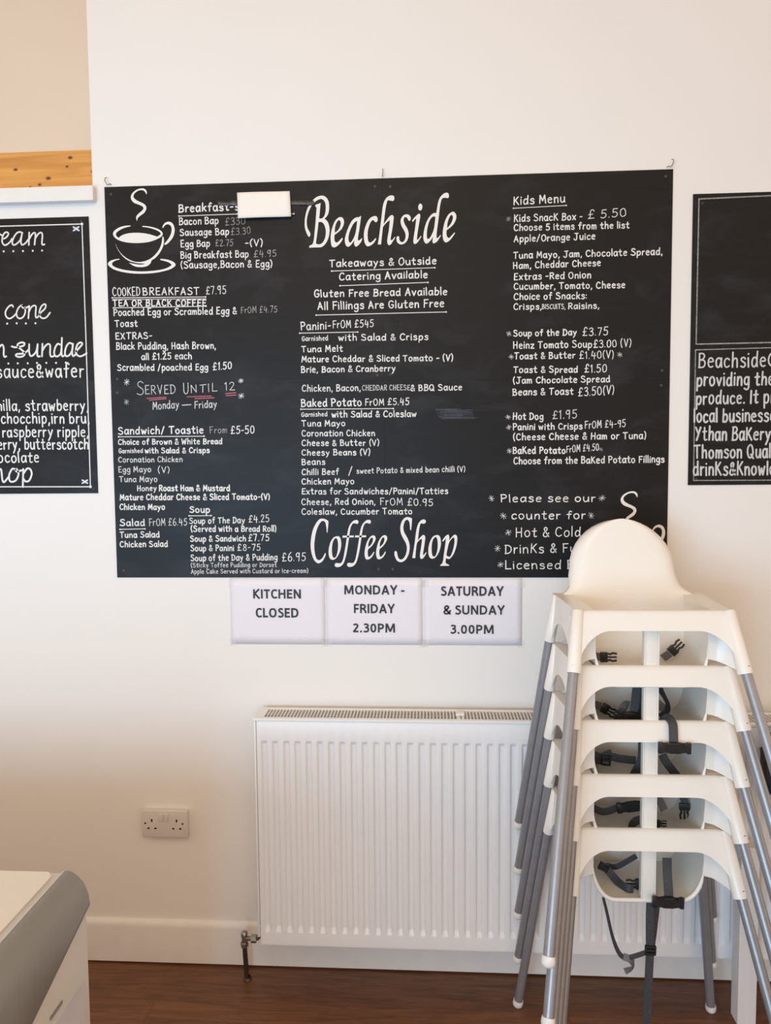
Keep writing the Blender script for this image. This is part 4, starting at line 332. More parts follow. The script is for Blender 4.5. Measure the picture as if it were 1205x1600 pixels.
def cr2(pts, closed=False, n=4):                   # smoothed 2-D path; pts (x, z, corner flag)
    P = [(p[0], p[1]) for p in pts]; C = [bool(p[2]) if len(p) > 2 else False for p in pts]; m = len(P)
    if m < 3: return P
    out = []
    for i in range(m if closed else m-1):
        j = (i+1) % m
        p1, p2 = P[i], P[j]
        p0 = P[i-1] if (i > 0 or closed) else p1
        p3 = P[(j+1) % m] if (j+1 < m or closed) else p2
        if C[i]: p0 = p1
        if C[j]: p3 = p2
        for k in range(n):
            t = k/n
            out.append(tuple(0.5*(2*p1[a]+(p2[a]-p0[a])*t+(2*p0[a]-5*p1[a]+4*p2[a]-p3[a])*t*t+(3*p1[a]-p0[a]-3*p2[a]+p3[a])*t**3) for a in (0,1)))
    if not closed: out.append(P[-1])
    return out
class Ink:                                          # pen strokes lying on a board's face
    def __init__(self, y): self.v = []; self.f = []; self.m = []; self.y = y; self.mats = []; self.k = 0
    def mi(self, k):
        if k not in self.mats: self.mats.append(k)
        return self.mats.index(k)
    def stroke(self, pts, w, mk, flat=False):
        mi = self.mi(mk); h = w/2; n = len(pts); L = []; Rr = []; y = self.y - 5e-5*(self.k % 12); self.k += 1
        for i, p in enumerate(pts):
            a = pts[max(i-1,0)]; b = pts[min(i+1,n-1)]; dx, dz = b[0]-a[0], b[1]-a[1]; l = math.hypot(dx,dz) or 1e-9
            nx, nz = -dz/l*h, dx/l*h
            L.append((p[0]+nx, p[1]+nz)); Rr.append((p[0]-nx, p[1]-nz))
        base = len(self.v)
        for a, b in zip(L, Rr): self.v += [(a[0],y,a[1]), (b[0],y,b[1])]
        for i in range(n-1): self.f.append((base+2*i, base+2*i+1, base+2*i+3, base+2*i+2)); self.m.append(mi)
        if flat: return
        for e, q in ((0, pts[0]), (n-1, pts[-1])):
            a = L[e]; ang = math.atan2(a[1]-q[1], a[0]-q[0]); s = 1 if e == 0 else -1; b0 = len(self.v); yc = y - (1.5e-5 if e == 0 else 3e-5)
            for k in range(7):
                t = ang + s*math.pi*k/6
                self.v.append((q[0]+h*math.cos(t), yc, q[1]+h*math.sin(t)))
            self.f.append(tuple(range(b0, b0+7)) if s > 0 else tuple(range(b0+6, b0-1, -1))); self.m.append(mi)
    def path(self, pts, w, mk, n=4):
        cur = []
        for p in pts:
            cur.append(p)
            if len(p) > 2 and p[2] and len(cur) > 1:
                self.stroke(cr2([(q[0],q[1],0) for q in cur], n=n), w, mk); cur = [p]
        if len(cur) > 1: self.stroke(cr2([(q[0],q[1],0) for q in cur], n=n), w, mk)
    def dot(self, x, z, r, mk):
        b0 = len(self.v); y = self.y - 5e-5*(self.k % 12); self.k += 1; mi = self.mi(mk)
        for k in range(14): self.v.append((x+r*math.cos(2*math.pi*k/14), y, z+r*math.sin(2*math.pi*k/14)))
        self.f.append(tuple(range(b0, b0+14))); self.m.append(mi)
    def text(self, s, x0, z0, x1, z1, cap, w, mk):
        adv = []; x = 0
        for ch in s:
            if ch == ' ': x += 30; continue
            adv.append((ch, x)); x += G[ch][0] + 16
        tot = x - 16; sx = (x1-x0)/tot; sl = (z1-z0)/(x1-x0); sz = cap*0.93/76; w *= 0.80
        for ch, o in adv:
            jz = random.uniform(-1.6,1.6); js = random.uniform(0.95,1.05); sh = random.uniform(-0.04,0.04)
            for st in G[ch][1]:
                self.path([(x0+(o+px+pz*sh+random.uniform(-.8,.8))*sx, z0+(o+px)*sx*sl+(pz*js+jz)*sz, c) for px, pz, c in st], w*random.uniform(0.92,1.1), mk)
    def items(self, L):
        for q in L:
            if q[0] == 't': self.text(*q[1:])
            elif q[0] == 'l': self.stroke(q[1], q[2], q[3]) if len(q[1]) == 2 else self.path([(a,b,1) for a,b in q[1]], q[2], q[3])
            elif q[0] == 's': self.path(*q[1:])
            elif q[0] == 'p': self.dot(*q[1:])
            elif q[0] == 'a':
                _, x, z, r, w, mk = q
                for k in range(4):
                    t = math.pi*k/4 + random.uniform(-.15,.15); rr = r*random.uniform(.75,1.05)
                    self.stroke([(x-rr*math.cos(t), z-rr*math.sin(t)), (x+rr*math.cos(t), z+rr*math.sin(t))], w, mk)
    def build(self, name, parent, label=None):
        me = bpy.data.meshes.new(name); me.from_pydata(self.v, [], self.f)
        for k in self.mats: me.materials.append(INK[k])
        me.polygons.foreach_set('material_index', self.m); me.update()
        o = bpy.data.objects.new(name, me); COL.objects.link(o); o.parent = parent
        if label: o['label'] = label
        return o
def filled(shapes, y, parent, name, label, material, dx=0.0, dz=0.0, ox=0.0, oz=0.0):   # painted outlines with holes
    V = []; F = []
    for s in shapes:
        cu = bpy.data.curves.new('outline', 'CURVE'); cu.dimensions = '2D'; cu.fill_mode = 'BOTH'
        for ring in s:
            P = cr2(ring, True, 5); sp = cu.splines.new('POLY'); sp.points.add(len(P)-1)
            for i, p in enumerate(P): sp.points[i].co = (p[0], p[1], 0, 1)
            sp.use_cyclic_u = True
        tmp = bpy.data.objects.new('outline', cu); COL.objects.link(tmp)
        me = bpy.data.meshes.new_from_object(tmp.evaluated_get(bpy.context.evaluated_depsgraph_get()))
        b0 = len(V); V += [(v.co.x+dx-ox, y, v.co.y+dz-oz) for v in me.vertices]; F += [tuple(b0+i for i in p.vertices) for p in me.polygons]
        bpy.data.objects.remove(tmp); bpy.data.curves.remove(cu); bpy.data.meshes.remove(me)
    me = bpy.data.meshes.new(name); me.from_pydata(V, [], F); me.materials.append(material); me.update()
    o = bpy.data.objects.new(name, me); COL.objects.link(o); o.parent = parent
    if label: o['label'] = label
    return o

def screw(parent, x, z, y=-0.003, r=0.0042):
    bm = bmesh.new(); lathe(bm, (x,y,z), (0,-1,0), ((0,r),(0.0006,r*0.95),(0.0008,r*0.7),(0.0003,r*0.35),(0.0003,0)), 14)
    return link('screw', bm, M['board_screw'], parent, 30)

# ------------------------------------------------------------------ main menu board: four chalkboard panels
menu = empty('menu_board', (0.841,-0.0005,1.249))
def shift_to(o, root):                              # keep world geometry under a root that stands elsewhere
    o.matrix_parent_inverse = Matrix.Translation(-root.location)
    return o
tag(menu, 'large black chalkboard menu in four panels with a coffee shop price list, above the radiator', 'menu board')
for px in (0,1):
    for pz in (0,1):
        bm = bmesh.new(); g_ = 0.0002
        box(bm, px*0.841+g_, (px+1)*0.841-g_, -0.003, -0.0005, 1.249+pz*0.594+g_, 1.249+(pz+1)*0.594-g_, 0.0003, segs=1)
        shift_to(link('board_panel', bm, M['board'], menu), menu)
for blk, L in MENU.items():
    ik = Ink(-0.0035); ik.items(L); shift_to(ik.build('chalk_writing', menu, ('faint ' if 'erased' in blk else 'handwritten white chalk ') + blk), menu)
shift_to(filled(OUT_BEACH, -0.0034, menu, 'painted_lettering', 'large white italic sign word at the top', INK['sign']), menu)
shift_to(filled(OUT_SHOP, -0.0034, menu, 'painted_lettering', 'large white italic sign words at the bottom', INK['sign']), menu)
shift_to(filled(OUT_CUP, -0.0034, menu, 'cup_emblem', 'white steaming cup and saucer drawing at top left', INK['sign']), menu)
shift_to(filled(OUT_CUP, -0.0034, menu, 'cup_emblem', 'white steaming cup drawing at bottom right', INK['sign'], *CUP_SHIFT), menu)
for x, z in ((.020,2.415),(.819,2.414),(.864,2.412),(1.661,2.417),(.021,1.863),(.020,1.821),(.821,1.862),(.861,1.864),(1.659,1.862),(1.657,1.819),(.022,1.271),(.819,1.275),(.862,1.275)):
    shift_to(screw(menu, x, z), menu)

# ------------------------------------------------------------------ side boards
ice = empty('ice_cream_board', (-0.349,-0.0005,1.515))
tag(ice, 'black chalkboard with ice cream sundae list in white lettering, cut by the left picture edge', 'menu board')
bm = bmesh.new(); box(bm, -0.646, -0.052, -0.003, -0.0005, 1.513, 2.352, 0.0006, segs=1)
shift_to(link('board_panel', bm, M['board'], ice), ice)
for blk, L in ICE.items():
    ik = Ink(-0.0035); ik.items(L); shift_to(ik.build('border_line' if 'border' in blk else 'chalk_writing', ice), ice)
M['flag_blue'] = mat('flag_blue', (0.035,0.06,0.17), 0.5, noise=(60,(0.03,0.05,0.15),(1,1,1)))
INK['flagw'] = ink('flag_white', (0.8,0.8,0.82), (0.74,0.74,0.78))
def flag(x, z, w, h):
    bm = bmesh.new(); box(bm, x-w/2, x+w/2, -0.0036, -0.003, z-h/2, z+h/2)
    f = shift_to(link('flag_sticker', bm, M['flag_blue'], ice), ice)
    ik = Ink(-0.0039)
    for s in (-1,1): ik.stroke([(x-w*0.42, z-s*h*0.38), (x+w*0.42, z+s*h*0.38)], h*0.26, 'flagw')
    c = ik.build('white_cross', f, 'white diagonal cross')
flag(FLAG1[0], FLAG1[1], 0.0205, 0.0148); flag(FLAG2[0], FLAG2[1], 0.0205, 0.0138)
for x, z in ((-.075,2.338),(-.066,1.526)): shift_to(screw(ice, x, z, r=0.003), ice)
abt = empty('about_board', (2.035,-0.0005,1.525))
tag(abt, 'black chalkboard about local produce in thick silver handwriting, cut by the right picture edge', 'menu board')
bm = bmesh.new(); box(bm, 1.7395, 2.334, -0.003, -0.0005, 1.525, 2.365, 0.0006, segs=1)
shift_to(link('board_panel', bm, M['board'], abt), abt)
for blk, L in ABOUT.items():
    ik = Ink(-0.0035); ik.items(L); shift_to(ik.build('border_line' if 'border' in blk else 'chalk_writing', abt), abt)
for x, z in ((1.766,2.338),(1.763,1.543)): shift_to(screw(abt, x, z, r=0.003), abt)

# ------------------------------------------------------------------ hooks above the menu board
for x, z, fl, lab in ((0.014,2.4405,-1,'small bent wire hook above top left corner of the menu board'),(0.842,2.440,0.15,'small bent wire hook above middle of the menu board'),(1.672,2.4405,1,'small bent wire hook above top right corner of the menu board')):
    t = empty('wire_hook', (x,0,z)); tag(t, lab, 'hook', 'wire hooks above the menu board')
    bm = bmesh.new()
    tube(bm, smooth_path([(0.008*-fl,0.002,0.004),(0.004*-fl,-0.008,0.003),(0,-0.012,-0.001),(0.004*fl,-0.013,0.005),(0.008*fl,-0.012,0.014),(0.006*fl,-0.011,0.020),(0.002*fl,-0.010,0.021)], 4), 0.0012, 8)
    link('hook_wire', bm, M['brass'], t, 180)

# ------------------------------------------------------------------ folded paper over the board, black tape, pin
t = empty('paper_note', (0.489,-0.004,2.331)); tag(t, 'blank folded white paper stuck over the board heading at upper left', 'paper')
bm = bmesh.new(); nx, nz = 14, 8; vs = []
cor = [(-0.0815,0.075),(0.0765,0.075),(0.080,0.0),(-0.079,-0.001)]
for j in range(nz+1):
    for i in range(nx+1):
        u, v = i/nx, j/nz
        x = (cor[3][0]*(1-u)+cor[2][0]*u)*(1-v)+(cor[0][0]*(1-u)+cor[1][0]*u)*v
        z = (cor[3][1]*(1-u)+cor[2][1]*u)*(1-v)+(cor[0][1]*(1-u)+cor[1][1]*u)*v
        vs.append(bm.verts.new((x, -0.006-0.006*(1-v)**2-0.0012*math.sin(u*5), z)))
for j in range(nz):
    for i in range(nx): bm.faces.new([vs[j*(nx+1)+i], vs[j*(nx+1)+i+1], vs[(j+1)*(nx+1)+i+1], vs[(j+1)*(nx+1)+i]])
o = link('paper_sheet', bm, M['note'], t, 180); so = o.modifiers.new('thick', 'SOLIDIFY'); so.thickness = 0.003; so.offset = -1
bm = bmesh.new()
def strip(bm, x0, x1, z0, z1, y, n=24, amp=0.0006):
    top = []; bot = []
    for i in range(n+1):
        x = x0+(x1-x0)*i/n; w = amp*math.sin(i*2.3); dz = -0.008*i/n
        top.append(bm.verts.new((x, y+w-amp, z1+w+dz))); bot.append(bm.verts.new((x, y-w-amp, z0-w*0.7+dz)))
    for i in range(n): bm.faces.new((bot[i], bot[i+1], top[i+1], top[i]))
strip(bm, 0.346, 0.637, 2.372, 2.386, -0.0042, 90)
tp = link('black_tape', bm, M['black_tape'], None, 180); so = tp.modifiers.new('thick', 'SOLIDIFY'); so.thickness = 0.0003
tag(tp, 'creased shiny black tape strip running behind the folded paper', 'tape')
t = empty('push_pin', (0.577,-0.004,2.340)); tag(t, 'tiny white pin at the lower right corner of the folded paper', 'pin')
bm = bmesh.new(); cyl(bm, (-0.009,-0.006,0.0), (0.0,-0.003,0), 0.0009, n=8); link('shaft', bm, INK['c'], t, 40)
bm = bmesh.new(); bmesh.ops.create_uvsphere(bm, u_segments=14, v_segments=8, radius=0.0026, matrix=Matrix.Translation((0,-0.004,0))); link('head', bm, INK['w'], t, 180)

# ------------------------------------------------------------------ three printed sheets under the board
GS = {}
def gs(ch, w, t): GS[ch] = (w, [[(float(a.rstrip('!').split(',')[0]), float(a.rstrip('!').split(',')[1]), a.endswith('!')) for a in st.split()] for st in t.split(';')])
gs('K',60,'10,0 10,100;55,102 12,50;16,56 57,-2'); gs('I',20,'10,0 10,100'); gs('T',52,'26,0 26,92;0,90 52,90')
gs('C',56,'54,84 40,91 26,90 14,76 10,50 14,24 26,10 40,9 54,16'); gs('H',66,'10,0 10,100;56,0 56,100;10,52 56,52')
gs('E',50,'10,0 10,100;10,90 48,90;10,51 45,51;10,10 48,10'); gs('N',67,'10,0 10,100;57,0 57,100;10,97 57,3'); gs('L',46,'10,0 10,100;10,10 46,10')
gs('O',72,'36,91 18,82 10,50 18,18 36,9 54,18 62,50 54,82 36,91'); gs('S',52,'45,84 28,92 14,84 14,66 28,54 42,42 46,26 36,11 22,8 5,15')
gs('D',68,'10,0 10,100;10,90 30,90 50,80 58,50 50,20 30,10 10,10'); gs('M',86,'10,0 12,100;15,98 43,10;43,10 71,98;74,100 76,0')
gs('A',68,'7,0 34,98;34,98 61,0;16,30 52,30'); gs('Y',60,'4,101 30,44;56,101 30,44;30,50 30,0'); gs('F',46,'10,0 10,100;10,90 46,90;10,48 43,48')
gs('R',58,'10,0 10,100;10,90 30,90 44,82 46,70 42,56 28,50 10,50;28,50 46,26 53,0'); gs('U',66,'10,100 10,36 16,16 33,9 50,16 56,36 56,100')
gs('P',54,'10,0 10,100;10,90 28,90 43,82 46,68 42,52 28,44 10,44'); gs('&',68,'63,2 20,58 16,76 26,91 38,90 46,78 38,62 16,40 10,26 18,10 34,8 48,16 58,34 60,48')
gs('2',52,'8,82 22,91 36,88 42,74 36,56 8,8;4,10 48,10'); gs('3',50,'8,86 24,92 38,86 40,72 32,58 18,54;18,54 36,50 43,34 38,16 24,8 5,13')
gs('0',54,'27,91 14,80 10,50 14,20 27,9 40,20 44,50 40,80 27,91'); gs('.',20,'10,0 10,20'); gs('-',32,'2,38 30,38')
INK['print'] = M['print']
def print_lines(parent, lines):                     # (text, centre x, baseline z, cap height, width)
    for s, cx, z, cap, wd in lines:
        ik = Ink(-0.0026); x = 0; at = []
        for ch in s:
            if ch == ' ': x += 24; continue
            at.append((ch, x)); x += GS[ch][0] + 8
        kx = wd/(x-8); kz = cap/100
        for ch, o in at:
            for st in GS[ch][1]:
                ik.stroke(cr2([(cx-wd/2+(o+a)*kx, z+b*kz, c) for a, b, c in st]), 18.5*kz, 'print', True)
        ik.build('printed_text', parent)
for x0, x1, lines, lab in SHEETS:
    t = empty('paper_sign', (x0,0,1.04)); tag(t, lab, 'paper sign', 'printed paper signs under the menu board')
    bm = bmesh.new(); n = 16; vs = []
    for j in range(9):
        for i in range(n+1):
            vs.append(bm.verts.new((i/n*(x1-x0), -0.0006-0.0004*(1+math.sin(i*0.9+j*0.7+x0*9))*0.5, 0.0+0.2075*j/8)))
    for j in range(8):
        for i in range(n): bm.faces.new([vs[j*(n+1)+i], vs[j*(n+1)+i+1], vs[(j+1)*(n+1)+i+1], vs[(j+1)*(n+1)+i]])
    o = link('sheet', bm, M['paper'], t, 180); so = o.modifiers.new('thick', 'SOLIDIFY'); so.thickness = 0.0004; so.offset = 0
    print_lines(t, [(s, cx-x0, z-1.04, cap, wd) for s, cx, z, cap, wd in lines])
    for (a, b) in ((-0.006,0.016),(x1-x0-0.014,x1-x0+0.008)):
        for zz in (0.0,0.185):
            bm = bmesh.new(); box(bm, a, b, -0.0030, -0.0027, zz-0.006, zz+0.018); link('tape_piece', bm, M['tape'], t)

# ------------------------------------------------------------------ double wall socket
t = empty('wall_socket', (0.135,0,0.4665)); tag(t, 'white double power socket with two switches on the wall left of the radiator', 'socket')
bm = bmesh.new(); box(bm, -0.072, 0.072, -0.014, 0.0, -0.042, 0.042, 0.003); link('back_box', bm, M['outlet'], t, 30)
bm = bmesh.new(); box(bm, -0.0735, 0.0735, -0.021, -0.0145, -0.0435, 0.0435, 0.0025, segs=3); link('face_plate', bm, M['outlet'], t, 30)
for x in (-0.0125, 0.0065):
    bm = bmesh.new(); box(bm, x-0.006, x+0.006, -0.0245, -0.0208, 0.0095, 0.034, 0.0012); o = link('rocker_switch', bm, M['outlet'], t, 30)
for cx in (-0.0425,0.0375):
    for q in ((cx+0.001-0.0025,cx+0.001+0.0025,0.007,0.016),(cx-0.0135,cx-0.0065,-0.0165,-0.0115),(cx+0.009,cx+0.016,-0.0165,-0.0115)):
        bm = bmesh.new(); box(bm, q[0], q[1], -0.0214, -0.0208, q[2], q[3]); link('pin_slot', bm, M['black'], t)
for x in (-0.0625,0.0575):
    bm = bmesh.new(); lathe(bm, (x,-0.021,0.002), (0,-1,0), ((0,0.003),(0.0006,0.0028),(0.0002,0)), 14); link('screw', bm, M['black'], t)

# ------------------------------------------------------------------ radiator
X0, X1, YF, YB, Z0, Z1 = 0.453, 2.25, -0.130, -0.028, 0.146, 0.850
rad = empty('radiator', (X0,YF,Z0)); tag(rad, 'long white double panel radiator with ribbed front on the wall under the menu board', 'radiator')
def rp(name, bm, m, smooth=None): return shift_to(link(name, bm, m, rad, smooth), rad)
pitch = 0.0333
def panel(yf, s, name):                             # pressed steel panel with vertical flutes
    bm = bmesh.new(); zs = [Z0+0.004, Z0+0.012, Z0+0.046, Z0+0.062, Z1-0.078, Z1-0.068, Z1-0.0085]
    dep = [0,0,0,1,1,0,0]
    xs = [(X0+0.007,0)]; x = X0+0.030
    while x < X1-0.03:
        xs += [(x-0.0105,0),(x-0.0060,1),(x+0.0060,1),(x+0.0105,0)]; x += pitch
    xs.append((X1-0.007,0)); rows = []
    for z, dz in zip(zs, dep): rows.append([bm.verts.new((x, yf - s*(-0.0075*dx*dz), z)) for x, dx in xs])
    for a, b in zip(rows, rows[1:]):
        for i in range(len(xs)-1): bm.faces.new((a[i], a[i+1], b[i+1], b[i]))
    o = rp(name, bm, M['radiator'], 60); so = o.modifiers.new('thick', 'SOLIDIFY'); so.thickness = 0.003; so.offset = 0
    bv = o.modifiers.new('round', 'BEVEL'); bv.width = 0.0018; bv.segments = 2; bv.limit_method = 'ANGLE'; bv.angle_limit = R(20)
    return o
panel(YF+0.004, 1, 'front_panel')
bm = bmesh.new(); box(bm, X0+0.01, X1-0.01, YB-0.012, YB-0.004, Z0, Z1-0.02, 0.003); rp('back_panel', bm, M['radiator'])
bm = bmesh.new(); box(bm, X0+0.012, X1-0.012, YF+0.010, YF+0.030, Z0, Z0+0.020, 0.006); box(bm, X0+0.012, X1-0.012, YF+0.010, YF+0.030, Z1-0.06, Z1-0.03, 0.006)
rp('water_channel', bm, M['radiator'], 40)
bm = bmesh.new()
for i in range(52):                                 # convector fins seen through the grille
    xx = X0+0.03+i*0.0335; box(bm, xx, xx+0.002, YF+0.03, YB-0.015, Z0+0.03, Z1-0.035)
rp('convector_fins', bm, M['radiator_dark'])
for xx in (X0, X1-0.006):
    bm = bmesh.new(); box(bm, xx, xx+0.006, YF+0.001, YB, Z0+0.03, Z1-0.004, 0.002); rp('side_cover', bm, M['radiator'], 30)
bm = bmesh.new()                                    # top grille: rim and bars
yb = YB; yf = YF-0.001; w = 0.014
box(bm, X0-0.002, X1+0.002, yf, yf+0.017, Z1-0.009, Z1, 0.002); box(bm, X0-0.002, X1+0.002, yb-0.016, yb, Z1-0.009, Z1, 0.002)
box(bm, X0-0.002, X0+0.028, yf+0.017, yb-0.016, Z1-0.006, Z1); box(bm, X1-0.028, X1+0.002, yf+0.017, yb-0.016, Z1-0.006, Z1)
nb = int((X1-X0-0.056)/0.0099)
for i in range(nb):
    xx = X0+0.028+0.0099*(i+0.62); box(bm, xx, xx+0.0030, yf+0.017, yb-0.016, Z1-0.005, Z1-0.0005)
rp('top_grille', bm, M['radiator'])
bm = bmesh.new(); box(bm, 1.050, 1.076, -0.090, -0.066, Z1-0.002, Z1+0.006, 0.002); box(bm, 1.055, 1.060, -0.115, -0.04, Z1-0.004, Z1+0.002); box(bm, 1.067, 1.072, -0.115, -0.04, Z1-0.004, Z1+0.002)
rp('grille_clip', bm, M['gloss_white'])
# valve and pipe
t = empty('radiator_valve', (0.4035,-0.085,0)); tag(t, 'tarnished metal radiator valve on a brown pipe at the left end of the radiator', 'valve')
bm = bmesh.new(); cyl(bm, (-0.002,0.012,0.0), (-0.0045,0.0,0.125), 0.0075, 0.0075, 18); link('pipe', bm, M['pipe'], t, 40)
bm = bmesh.new(); lathe(bm, (0.0,0.012,0), (0,0,1), ((0,0.013),(0.004,0.0125),(0.008,0.0085),(0.012,0.0085)), 18); link('floor_collar', bm, M['pipe'], t, 40)
bm = bmesh.new(); lathe(bm, (-0.0045,0,0.115), (0,0,1), ((0,0.0085),(0.002,0.0125),(0.014,0.0125),(0.016,0.0095),(0.030,0.0090),(0.040,0.0085),(0.041,0)), 6); link('compression_nut', bm, M['chrome'], t)
bm = bmesh.new(); lathe(bm, (-0.0045,0,0.148), (0,0,1), ((0,0.0085),(0.001,0.010),(0.012,0.010),(0.016,0.007),(0.017,0)), 16); link('valve_cap', bm, M['chrome'], t, 40)
bm = bmesh.new(); cyl(bm, (-0.0045,0,0.142), (0.0205,0,0.142), 0.0068, n=16); cyl(bm, (0.018,0,0.142), (0.034,0,0.142), 0.0125, n=6); cyl(bm, (0.034,0,0.142), (0.052,0,0.158), 0.0075, n=12); link('union_tail', bm, M['chrome'], t, 30)

# ------------------------------------------------------------------ ice cream freezer, foreground left
fz = empty('chest_freezer', (-0.38,-1.5,0)); tag(fz, 'cream topped chest freezer with rounded grey edge moulding in the left foreground', 'freezer')
def fp(name, bm, m, smooth=None): return shift_to(link(name, bm, m, fz, smooth), fz)
FX0, FX1, FY0, FY1 = -1.10, 0.336, -2.10, -0.9575  # left end stretched out of view to block window light from the wall
bm = bmesh.new(); box(bm, FX0, FX1, FY0, FY1, 0.06, 0.795, 0.004); fp('cabinet', bm, M['freezer_body'], 30)
bm = bmesh.new(); box(bm, FX0+0.03, FX1-0.03, FY0+0.03, FY1-0.03, 0.0, 0.06); fp('plinth', bm, M['black'])
bm = bmesh.new(); box(bm, FX0, 0.2935, FY0, FY1+0.0005, 0.796, 0.846, 0.003); fp('lid_frame', bm, M['freezer_body'], 30)
bm = bmesh.new()
pl = [(FX0+0.04,FY0+0.04),(0.280,FY0+0.04),(0.280,FY1-0.018),(0.268,FY1-0.004),(FX0+0.04,FY1-0.004)]
A = [bm.verts.new((x,y,0.8465)) for x,y in pl]; B = [bm.verts.new((x,y,0.8495)) for x,y in pl]; bm.faces.new(A[::-1]); bm.faces.new(B)
for i in range(5): bm.faces.new((A[i],A[(i+1)%5],B[(i+1)%5],B[i]))
fp('lid', bm, M['freezer_lid'])
bm = bmesh.new()                                    # rounded grey edge, deeper towards the front
prof = [(0.2965,0.80),(0.2965,0.850),(0.304,0.8505),(0.311,0.848),(0.318,0.843),(0.325,0.8365),(0.331,0.829),(0.336,0.819),(0.3395,0.808),(0.3415,0.797),(0.342,0.790)]
rows = []
for y in (FY1, -1.158, -1.42, FY0):
    zb = {FY1:0.780,-1.158:0.712,-1.42:0.63}.get(y, 0.60)
    k = [(x, z if z > 0.795 or i == 0 else zb+0.006) for i, (x, z) in enumerate(prof)]
    rows.append([bm.verts.new((x,y,z)) for x, z in k] + [bm.verts.new((0.3365,y,zb))])
for a, b in zip(rows, rows[1:]):
    for i in range(len(a)-1): bm.faces.new((a[i],a[i+1],b[i+1],b[i]))
bm.faces.new(rows[0]); bm.faces.new(rows[-1][::-1])
fp('edge_moulding', bm, M['freezer_trim'], 50)
bm = bmesh.new(); box(bm, 0.2958, 0.2966, FY0, FY1, 0.845, 0.8515); fp('edge_bead', bm, M['gloss_white'])
bm = bmesh.new(); box(bm, 0.336, 0.3373, -1.75, -0.984, 0.25, 0.657, 0.0004); fp('picture_panel', bm, M['poster'])
bm = bmesh.new(); box(bm, 0.3366, 0.3378, -1.10, -1.06, 0.672, 0.678); fp('panel_clip', bm, M['freezer_trim'])

# ------------------------------------------------------------------ white post and black seat at the right
bm = bmesh.new(); box(bm, 1.838, 1.889, -0.195, -0.146, 0.0, 0.52, 0.002); t = link('timber_post', bm, M['post'])
tag(t, 'square white painted wooden post on the floor behind the right legs of the high chairs', 'post')
t = empty('padded_chair', (2.12,-0.36,0)); tag(t, 'black chair with a rounded back, barely showing at the right picture edge', 'chair')
bm = bmesh.new()
def rbox(bm, cx, y0, y1, cz, hx, hz, r, lean=0.0):
    P = []
    for sx, sz, a0 in ((1,1,0),(-1,1,90),(-1,-1,180),(1,-1,270)):
        for k in range(7):
            a = R(a0+15*k); P.append((cx+sx*(hx-r)+r*math.cos(a), cz+sz*(hz-r)+r*math.sin(a)))
    A = [bm.verts.new((x,y0+lean*(z-cz),z)) for x,z in P]; B = [bm.verts.new((x,y1+lean*(z-cz),z)) for x,z in P]
    fs = [bm.faces.new(A), bm.faces.new(B[::-1])]
    for i in range(len(P)): bm.faces.new((A[i],B[i],B[(i+1)%len(P)],A[(i+1)%len(P)]))
    bmesh.ops.bevel(bm, geom=[e for f in fs for e in f.edges], offset=0.012, segments=3, profile=0.5, affect='EDGES')
rbox(bm, 0.0, 0.105, 0.145, 0.775, 0.2465, 0.098, 0.06, 0.05); link('backrest', bm, M['seat_black'], t, 60)
bm = bmesh.new(); box(bm, -0.13, 0.24, -0.32, 0.10, 0.42, 0.47, 0.015, segs=3); link('seat', bm, M['seat_black'], t, 40)
bm = bmesh.new(); cyl(bm, (-0.05,0.12,0.44), (-0.05,0.132,0.70), 0.012, n=12); link('back_support', bm, M['steel'], t, 40)
bm = bmesh.new(); cyl(bm, (0.18,0.12,0.44), (0.18,0.132,0.70), 0.012, n=12); link('back_support', bm, M['steel'], t, 40)
for x, y in ((-0.10,-0.29),(0.21,-0.29),(-0.10,0.08),(0.21,0.08)):
    bm = bmesh.new(); cyl(bm, (x,y,0.0), (x,y,0.425), 0.011, n=14); link('leg', bm, M['steel'], t, 40)

